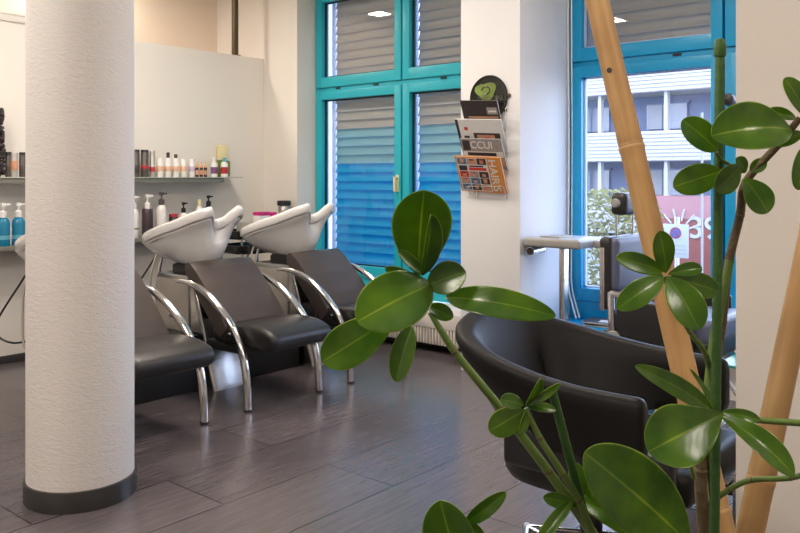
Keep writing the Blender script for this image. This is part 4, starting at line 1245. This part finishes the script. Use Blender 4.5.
def leaf(base, tip, wpx, n=(0, 0), fold=0.12, bend=0.08, curl=0.0, twist=0.0, wide=0.62, name='leaf', wave=0.0):
    """base/tip: (u, v, depth). n: tilt of the face normal to the right / up. fold: V fold, bend: arch along the length"""
    b0 = at(*base); b1 = at(*tip)
    ax = (b1 - b0); L = ax.length; ax = ax / L
    nn = (-FW + RT * n[0] + UP * n[1])
    nn = (nn - ax * nn.dot(ax)).normalized()
    sd = ax.cross(nn).normalized()
    W = wpx / F_PX * (base[2] + tip[2]) / 2
    NV, NU = 18, 10
    bm = bmesh.new(); uvl = bm.loops.layers.uv.new('UVMap')
    p_ = wide / (1 - wide) * 0.55
    mxw = (wide ** p_) * ((1 - wide) ** 0.55)
    wmax = max(((i / 200) ** p_) * ((1 - i / 200) ** 0.55) for i in range(1, 200))
    grid = []
    for i in range(NV + 1):
        v = i / NV
        vv = 1 - (1 - v) ** 1.5
        w = (max(vv, 1e-4) ** p_) * (max(1 - vv, 0) ** 0.55) / wmax
        w = max(w, 0.035 if vv < 0.5 else 0.01)
        row = []
        arch = bend * L * math.sin(PI * vv) - curl * L * vv * vv
        c0 = b0 + ax * (L * vv) + nn * arch
        tw = twist * vv
        s2 = sd * math.cos(tw) + nn * math.sin(tw)
        n2 = nn * math.cos(tw) - sd * math.sin(tw)
        for j in range(NU + 1):
            c = j / NU * 2 - 1
            q = c0 + s2 * (c * w * W / 2) + n2 * (fold * (abs(c) ** 1.3) * w * W / 2 + wave * W * math.sin(vv * 9 + (1.5 if c > 0 else 0)) * abs(c) ** 2 * w)
            row.append((bm.verts.new(q - POT), (c * 0.5 + 0.5, vv)))
        grid.append(row)
    for i in range(NV):
        for j in range(NU):
            f = bm.faces.new([grid[i][j][0], grid[i][j + 1][0], grid[i + 1][j + 1][0], grid[i + 1][j][0]])
            f.smooth = True
            for lp, g_ in zip(f.loops, (grid[i][j], grid[i][j + 1], grid[i + 1][j + 1], grid[i + 1][j])):
                lp[uvl].uv = g_[1]
    me = bpy.data.meshes.new(name); bm.to_mesh(me); bm.free()
    me.materials.append(M['leaf'])
    o = bpy.data.objects.new(name, me); COL.objects.link(o); o.parent = plant
    md = o.modifiers.new('thickness', 'SOLIDIFY'); md.thickness = 0.0011; md.offset = 0
    md = o.modifiers.new('smooth', 'SUBSURF'); md.levels = 1; md.render_levels = 1
    return o

# ---- rosette 1 (left centre)
D = 1.0
leaf((418, 276, D), (424, 190, D - 0.02), 62, (0.15, -0.25), 0.20, -0.06, wide=0.62)
leaf((422, 276, D - 0.01), (431, 214, D - 0.05), 24, (0.7, 0.0), 0.7, 0.03, wide=0.55)
leaf((432, 284, D - 0.01), (357, 322, D - 0.05), 62, (-0.1, 0.45), 0.10, 0.05, wide=0.52)
leaf((402, 312, D + 0.02), (322, 362, D + 0.0), 44, (0.1, 0.25), 0.15, 0.05, wide=0.66, wave=0.03)
leaf((412, 326, D + 0.02), (396, 382, D + 0.02), 26, (-0.45, 0.1), 0.25, 0.03, wide=0.5)
leaf((445, 297, D), (556, 316, D - 0.06), 31, (0.1, 0.35), 0.15, 0.11, wide=0.5)
leaf((426, 286, D - 0.005), (466, 272, D - 0.03), 34, (-0.1, 0.3), 0.25, 0.05, wide=0.6)
leaf((428, 306, D + 0.01), (453, 318, D), 17, (0.2, 0.2), 0.3, 0.05, wide=0.55)
leaf((416, 278, D), (385, 268, D), 13, (0.1, -0.2), 0.3, 0.05, wide=0.55)
leaf((424, 274, D - 0.01), (398, 250, D - 0.01), 12, (0.2, 0.1), 0.4, 0.03, wide=0.5)
# ---- rosette 2 (in front of the window)
D = 1.10
leaf((666, 273, D), (659, 231, D - 0.02), 25, (0.1, 0.3), 0.15, 0.04, wide=0.6)
leaf((663, 272, D), (616, 257, D - 0.01), 21, (0.1, 0.35), 0.18, 0.05, wide=0.55)
leaf((664, 277, D - 0.005), (617, 309, D - 0.04), 26, (-0.1, 0.4), 0.15, 0.06, wide=0.58)
leaf((667, 276, D - 0.005), (699, 330, D - 0.04), 39, (0.1, 0.4), 0.14, 0.06, wide=0.58)
leaf((668, 274, D), (702, 268, D + 0.01), 15, (0.1, 0.5), 0.35, 0.06, wide=0.6)
leaf((669, 277, D + 0.01), (718, 291, D + 0.03), 25, (0.1, 0.2), 0.2, 0.05, wide=0.6)
leaf((664, 276, D + 0.005), (645, 284, D - 0.01), 12, (0.1, 0.3), 0.3, 0.05, wide=0.55)
# ---- cluster 3 (upper right)
D = 1.15
leaf((718, 151, D), (682, 120, D), 31, (0.1, 0.15), 0.12, 0.05, wide=0.55)
leaf((722, 171, D), (673, 187, D), 31, (0.0, 0.15), 0.12, 0.05, wide=0.55)
leaf((792, 130, D - 0.03), (711, 136, D - 0.07), 54, (0.0, 0.45), 0.30, 0.10, wide=0.60)
leaf((744, 178, D + 0.01), (768, 213, D), 31, (0.1, 0.1), 0.12, 0.05, wide=0.6)
leaf((740, 166, D - 0.02), (715, 190, D - 0.04), 27, (0.3, 0.0), 0.15, 0.05, wide=0.58)
leaf((796, 118, D - 0.02), (764, 113, D - 0.03), 15, (0.0, 0.5), 0.3, 0.06, wide=0.55)
leaf((806, 116, D - 0.03), (784, 78, D - 0.04), 24, (0.2, 0.2), 0.2, 0.05, wide=0.58)
leaf((806, 145, D - 0.03), (797, 190, D - 0.04), 24, (0.1, 0.2), 0.2, 0.05, wide=0.55)
leaf((746, 172, D), (736, 158, D - 0.01), 16, (0.0, 0.4), 0.2, 0.05, wide=0.55)
leaf((750, 172, D + 0.01), (766, 160, D), 14, (0.0, 0.4), 0.2, 0.05, wide=0.55)
leaf((802, 132, D - 0.02), (778, 146, D - 0.02), 13, (0.0, 0.4), 0.25, 0.05, wide=0.5)
# ---- cluster 4 (right centre)
D = 1.12
leaf((713, 412, D), (635, 366, D - 0.03), 22, (0.2, 0.4), 0.20, 0.08, wide=0.5)
leaf((724, 413, D - 0.02), (648, 452, D - 0.07), 62, (-0.1, 0.5), 0.22, 0.05, wide=0.68, wave=0.06)
leaf((721, 416, D - 0.01), (794, 476, D - 0.06), 30, (0.35, 0.45), 0.25, 0.10, wide=0.6)
leaf((721, 412, D), (760, 420, D - 0.01), 13, (0.0, 0.4), 0.3, 0.12, wide=0.55)
leaf((714, 412, D), (690, 369, D), 7, (0.9, 0.1), 0.4, 0.05, wide=0.5)
# ---- cluster 5 (small, on the stem before the tub chair)
D = 1.0
leaf((526, 406, D), (541, 378, D - 0.01), 14, (0.6, 0.1), 0.5, 0.04, wide=0.5)
leaf((524, 405, D), (500, 399, D - 0.01), 16, (0.0, 0.4), 0.2, 0.06, wide=0.6)
leaf((525, 410, D), (489, 431, D - 0.01), 28, (-0.1, 0.1), 0.15, 0.03, wide=0.6)
leaf((527, 405, D), (561, 383, D - 0.01), 9, (0.5, 0.4), 0.5, 0.06, wide=0.5)
leaf((528, 406, D), (556, 410, D), 10, (0.0, 0.5), 0.3, 0.08, wide=0.5)
leaf((527, 410, D), (520, 434, D - 0.01), 11, (0.5, 0.1), 0.4, 0.03, wide=0.5)
# ---- lower centre
leaf((690, 545, 1.08), (584, 452, 1.0), 74, (0.1, 0.35), 0.12, 0.05, wide=0.58)
leaf((660, 548, 1.10), (575, 497, 1.08), 26, (0.1, 0.6), 0.2, 0.10, wide=0.5)
leaf((578, 505, 1.03), (543, 497, 1.03), 15, (0.2, 0.3), 0.3, 0.06, wide=0.6)
leaf((580, 500, 1.04), (572, 462, 1.05), 22, (0.4, 0.1), 0.3, 0.05, wide=0.55)
leaf((574, 498, 1.03), (536, 545, 0.99), 14, (-0.4, 0.4), 0.4, 0.05, wide=0.55)
leaf((592, 500, 1.05), (588, 478, 1.06), 16, (0.2, 0.1), 0.3, 0.05, wide=0.55)
# ---- bottom left shoot
stem([(466, 523, 0.98), (480, 560, 0.99), (540, 620, 1.02), (640, 690, 1.10), Vector((-0.04, -0.05, 0.44))], [0.003, 0.0038, 0.0045, 0.005, 0.006], 'stem', False)
leaf((462, 575, 0.97), (440, 500, 0.95), 52, (-0.2, 0.1), 0.25, 0.03, wide=0.58)
leaf((466, 523, 0.98), (506, 492, 0.97), 17, (0.2, 0.4), 0.3, 0.05, wide=0.5)
leaf((466, 523, 0.98), (484, 545, 0.97), 16, (0.2, 0.4), 0.3, 0.05, wide=0.5)

# ================================================================== OUTDOORS
GZ = -0.15
mb = MB(); mb.box((XW + 0.26, -30, GZ - 0.1), (40, 40, GZ)); g = struct(mb.build('ground', 'asphalt'), 'grey street outside the windows', 'street')
FX = 18.0
bld = thing('apartment_building', 'white building with balconies across the street', 'building', (FX, 8.0, GZ))
b = MB(); b.box((1.2, -2.6, 0), (1.5, 12, 5.15), 0); b.build('wall', 'facade_grey', bld)  # unseen end and top cut short to let more sky light in
def zof(v, u=650): 
    t = FX / (FW + RT * ((u - 400) / F_PX)).x
    return HC + (HOR - v) / F_PX * t - GZ
zb = [(zof(161), zof(131)), (zof(92), zof(50)), (zof(235), zof(200))]
for z0, z1 in zb:
    b = MB(); b.box((0.0, -2.6, z0), (1.2, 12, z1), 0)
    n = int((z1 - z0) / 0.085)
    for k in range(n):
        z = z0 + (k + 0.5) * (z1 - z0) / n
        b.box((-0.03, -2.6, z - 0.028), (0.0, 12, z + 0.028), 0)
    b.build('balcony', 'facade', bld)
for y in (-2.5, -0.6, 1.05, 2.2, 5.0, 7.8):
    b = MB(); b.box((0.1, y - 0.04, 0), (0.25, y + 0.04, 5.1), 0); b.build('column', 'facade', bld)
for z0, z1 in ((zof(131), zof(92)), (zof(200), zof(161))):
    for y in (-1.75, -0.2, 1.8, 3.7):
        w = b = MB(); b.box((1.12, y - 0.5, z0 + 0.1), (1.2, y + 0.5, z1 - 0.2), 0); b.box((1.10, y - 0.56, z1 - 0.2), (1.2, y + 0.56, z1 - 0.14), 1); b.box((1.10, y - 0.03, z0 + 0.1), (1.2, y + 0.03, z1 - 0.2), 1)
        wo = b.build('window', ['facade_win', 'facade_grey'], bld)
        c = MB(); c.box((1.08, y + 0.1, z0 + 0.1), (1.115, y + 0.42, z1 - 0.22), 0); c.build('curtain', 'curtain', wo)

# red hoarding with 39
HX = 10.5
def onplane(u, v, X):
    d = FW + RT * ((u - 400) / F_PX)
    t = X / d.x
    return at(u, v, t)
h0 = onplane(655, 196, HX); h1 = onplane(760, 196, HX)
hb = thing('advertising_board', 'red board with white sun rays and the number 39 outside', 'board', (HX, (h0.y + h1.y) / 2, GZ))
hw = (h0.y - h1.y) / 2
ht = onplane(690, 196, HX).z - GZ
b = MB(); b.box((0, -hw, 0.05), (0.08, hw, ht), 0, 0.01); b.box((-0.004, -hw, ht - 0.30), (0.0, hw, ht - 0.01), 1); b.build('panel', ['hoarding', 'pink'], hb)
for y in (-hw + 0.1, 0, hw - 0.1):
    b = MB(); b.box((0.08, y - 0.03, 0), (0.14, y + 0.03, ht), 0, 0.004); b.build('post', 'steel', hb)
pc = onplane(679, 232, HX) - Vector(hb.location)
b = MB()
for k in range(6):
    a = math.radians(20 + k * 28)
    d0 = Vector((0, -math.cos(a), math.sin(a)))
    b.tube([Vector((-0.008, pc.y, pc.z)) + d0 * 0.15, Vector((-0.008, pc.y, pc.z)) + d0 * 0.31], 0.013, 6, smooth=False, flat=1.0)
b.build('sun_rays', 'board_white', hb)
def text_mesh(body, size, m_, parent, loc, name='lettering'):
    cu = bpy.data.curves.new(name, 'FONT'); cu.body = body; cu.size = size; cu.extrude = 0.006; cu.offset = size * 0.008
    cu.align_x = 'CENTER'; cu.align_y = 'CENTER'
    o = bpy.data.objects.new('tmp', cu); COL.objects.link(o)
    dg = bpy.context.evaluated_depsgraph_get()
    me = bpy.data.meshes.new_from_object(o.evaluated_get(dg))
    COL.objects.unlink(o); bpy.data.objects.remove(o)
    # face -X : text x -> -Y, text y -> Z, text z -> -X
    me.transform(Matrix.Translation(loc) @ Matrix(((0, 0, -1, 0), (-1, 0, 0, 0), (0, 1, 0, 0), (0, 0, 0, 1))))
    me.materials.clear(); me.materials.append(M[m_])
    t = bpy.data.objects.new(name, me); COL.objects.link(t); t.parent = parent
pt = onplane(704, 229, HX) - Vector(hb.location)
text_mesh('39', 0.40, 'board_white', hb, (-0.008, pt.y, pt.z))

# street sign
q = onplane(676, 240, 9.0)
sg = thing('street_sign', 'white parking sign with a red ringed disc outside the window', 'sign', (9.0, q.y, GZ))
b = MB(); b.tube([(0.03, 0, 0), (0.03, 0, q.z - GZ + 0.26)], 0.03, 12, smooth=False); b.build('post', 'steel', sg)
zc = q.z - GZ
b = MB(); b.box((-0.012, -0.145, zc - 0.20), (0.0, 0.145, zc + 0.18), 0, 0.004); b.build('plate', 'board_white', sg)
b = MB(); b.lathe([(0.065, 0), (0.065, 0.003), (0.047, 0.003)], 28, mtx=Matrix.Translation((-0.013, 0.0, zc + 0.08)) @ Matrix.Rotation(-PI / 2, 4, 'Y')); b.build('red_disc', 'sign_red', sg)
b = MB(); b.lathe([(0.047, 0), (0.047, 0.006), (0.0, 0.006)], 28, mtx=Matrix.Translation((-0.013, 0.0, zc + 0.08)) @ Matrix.Rotation(-PI / 2, 4, 'Y')); b.build('blue_disc', 'sign_blue', sg)
b = MB(); b.box((-0.022, -0.06, -0.007), (-0.019, 0.06, 0.007), mtx=Matrix.Translation((0, 0, zc + 0.08)) @ Matrix.Rotation(math.radians(40), 4, 'X')); b.build('red_bar', 'sign_red', sg)
b = MB()
for k in range(3):
    b.box((-0.014, -0.12, zc - 0.07 - k * 0.045), (-0.012, 0.12, zc - 0.055 - k * 0.045))
b.build('text_lines', 'table_grey', sg)
q = onplane(702, 230, 8.2)
b = MB(); b.tube([(0, 0, 0), (0, 0, 2.2)], 0.012, 12, smooth=False)
tag(b.build('lamp_post', 'table_grey', loc=(8.2, q.y, GZ)), 'thin grey post outside in front of the red board', 'post')
# low shrub
q = onplane(615, 230, 9.2)
sb = thing('shrub', 'yellow-green shrub outside left of the red board', 'shrub', (9.3, q.y, GZ))
b = MB()
rr = random.Random(5)
for k in range(1500):
    a = rr.random() * 2 * PI; r_ = math.sqrt(rr.random()); zz = rr.random()
    ex = math.sqrt(max(0.0, 1 - (2 * zz - 0.7) ** 2 * 0.35))
    c = Vector((0.40 * r_ * math.cos(a) * ex, 0.62 * r_ * math.sin(a) * ex, 0.05 + 1.35 * zz))
    d = Vector((rr.uniform(-1, 1), rr.uniform(-1, 1), rr.uniform(-0.3, 1))).normalized() * 0.05
    e_ = d.orthogonal().normalized() * 0.022
    b.quad([c - d, c + e_, c + d, c - e_])
b.build('foliage', 'bush', sb, recalc=False)['kind'] = 'stuff'
b = MB()
for k in range(7):
    a = k * 0.9
    b.tube([(0.02 * math.cos(a), 0.02 * math.sin(a), 0), (0.18 * math.cos(a), 0.28 * math.sin(a), 0.9)], 0.012, 6, smooth=False)
b.build('stem', 'stem_brown', sb)

# ================================================================== WORLD, CAMERA
w = bpy.data.worlds.new('World'); SC.world = w; w.use_nodes = True
nt = w.node_tree
bg = nt.nodes['Background']
tc = N(nt, 'ShaderNodeTexCoord'); sp = N(nt, 'ShaderNodeSeparateXYZ'); nt.links.new(tc.outputs['Generated'], sp.inputs[0])
rp = N(nt, 'ShaderNodeValToRGB')
rp.color_ramp.elements[0].position = 0.0; rp.color_ramp.elements[0].color = (0.65, 0.76, 1.0, 1)
rp.color_ramp.elements[1].position = 0.7; rp.color_ramp.elements[1].color = (0.45, 0.61, 1.0, 1)
nt.links.new(sp.outputs[2], rp.inputs[0]); nt.links.new(rp.outputs[0], bg.inputs['Color'])
bg.inputs['Strength'].default_value = 8.8

cd = bpy.data.cameras.new('camera'); co = bpy.data.objects.new('camera', cd); COL.objects.link(co)
cd.sensor_width = 36; cd.sensor_fit = 'HORIZONTAL'; cd.lens = F_PX * 36 / 800
cd.shift_y = -(266.5 - HOR) / 800
cd.clip_start = 0.05; cd.clip_end = 200
co.location = (0, 0, HC)
co.rotation_euler = FW.to_track_quat('-Z', 'Y').to_euler()
SC.camera = co
vs = SC.view_settings
SC.display_settings.display_device = 'sRGB'
vs.view_transform = 'Standard'; vs.look = 'None'; vs.gamma = 1.0; vs.use_curve_mapping = False
vs.exposure = 0.0
cy_ = SC.cycles
cy_.use_denoising = True
cy_.max_bounces = 10; cy_.diffuse_bounces = 5; cy_.glossy_bounces = 5; cy_.transparent_max_bounces = 16
cy_.sample_clamp_indirect = 6.0
cy_.caustics_reflective = False; cy_.caustics_refractive = False
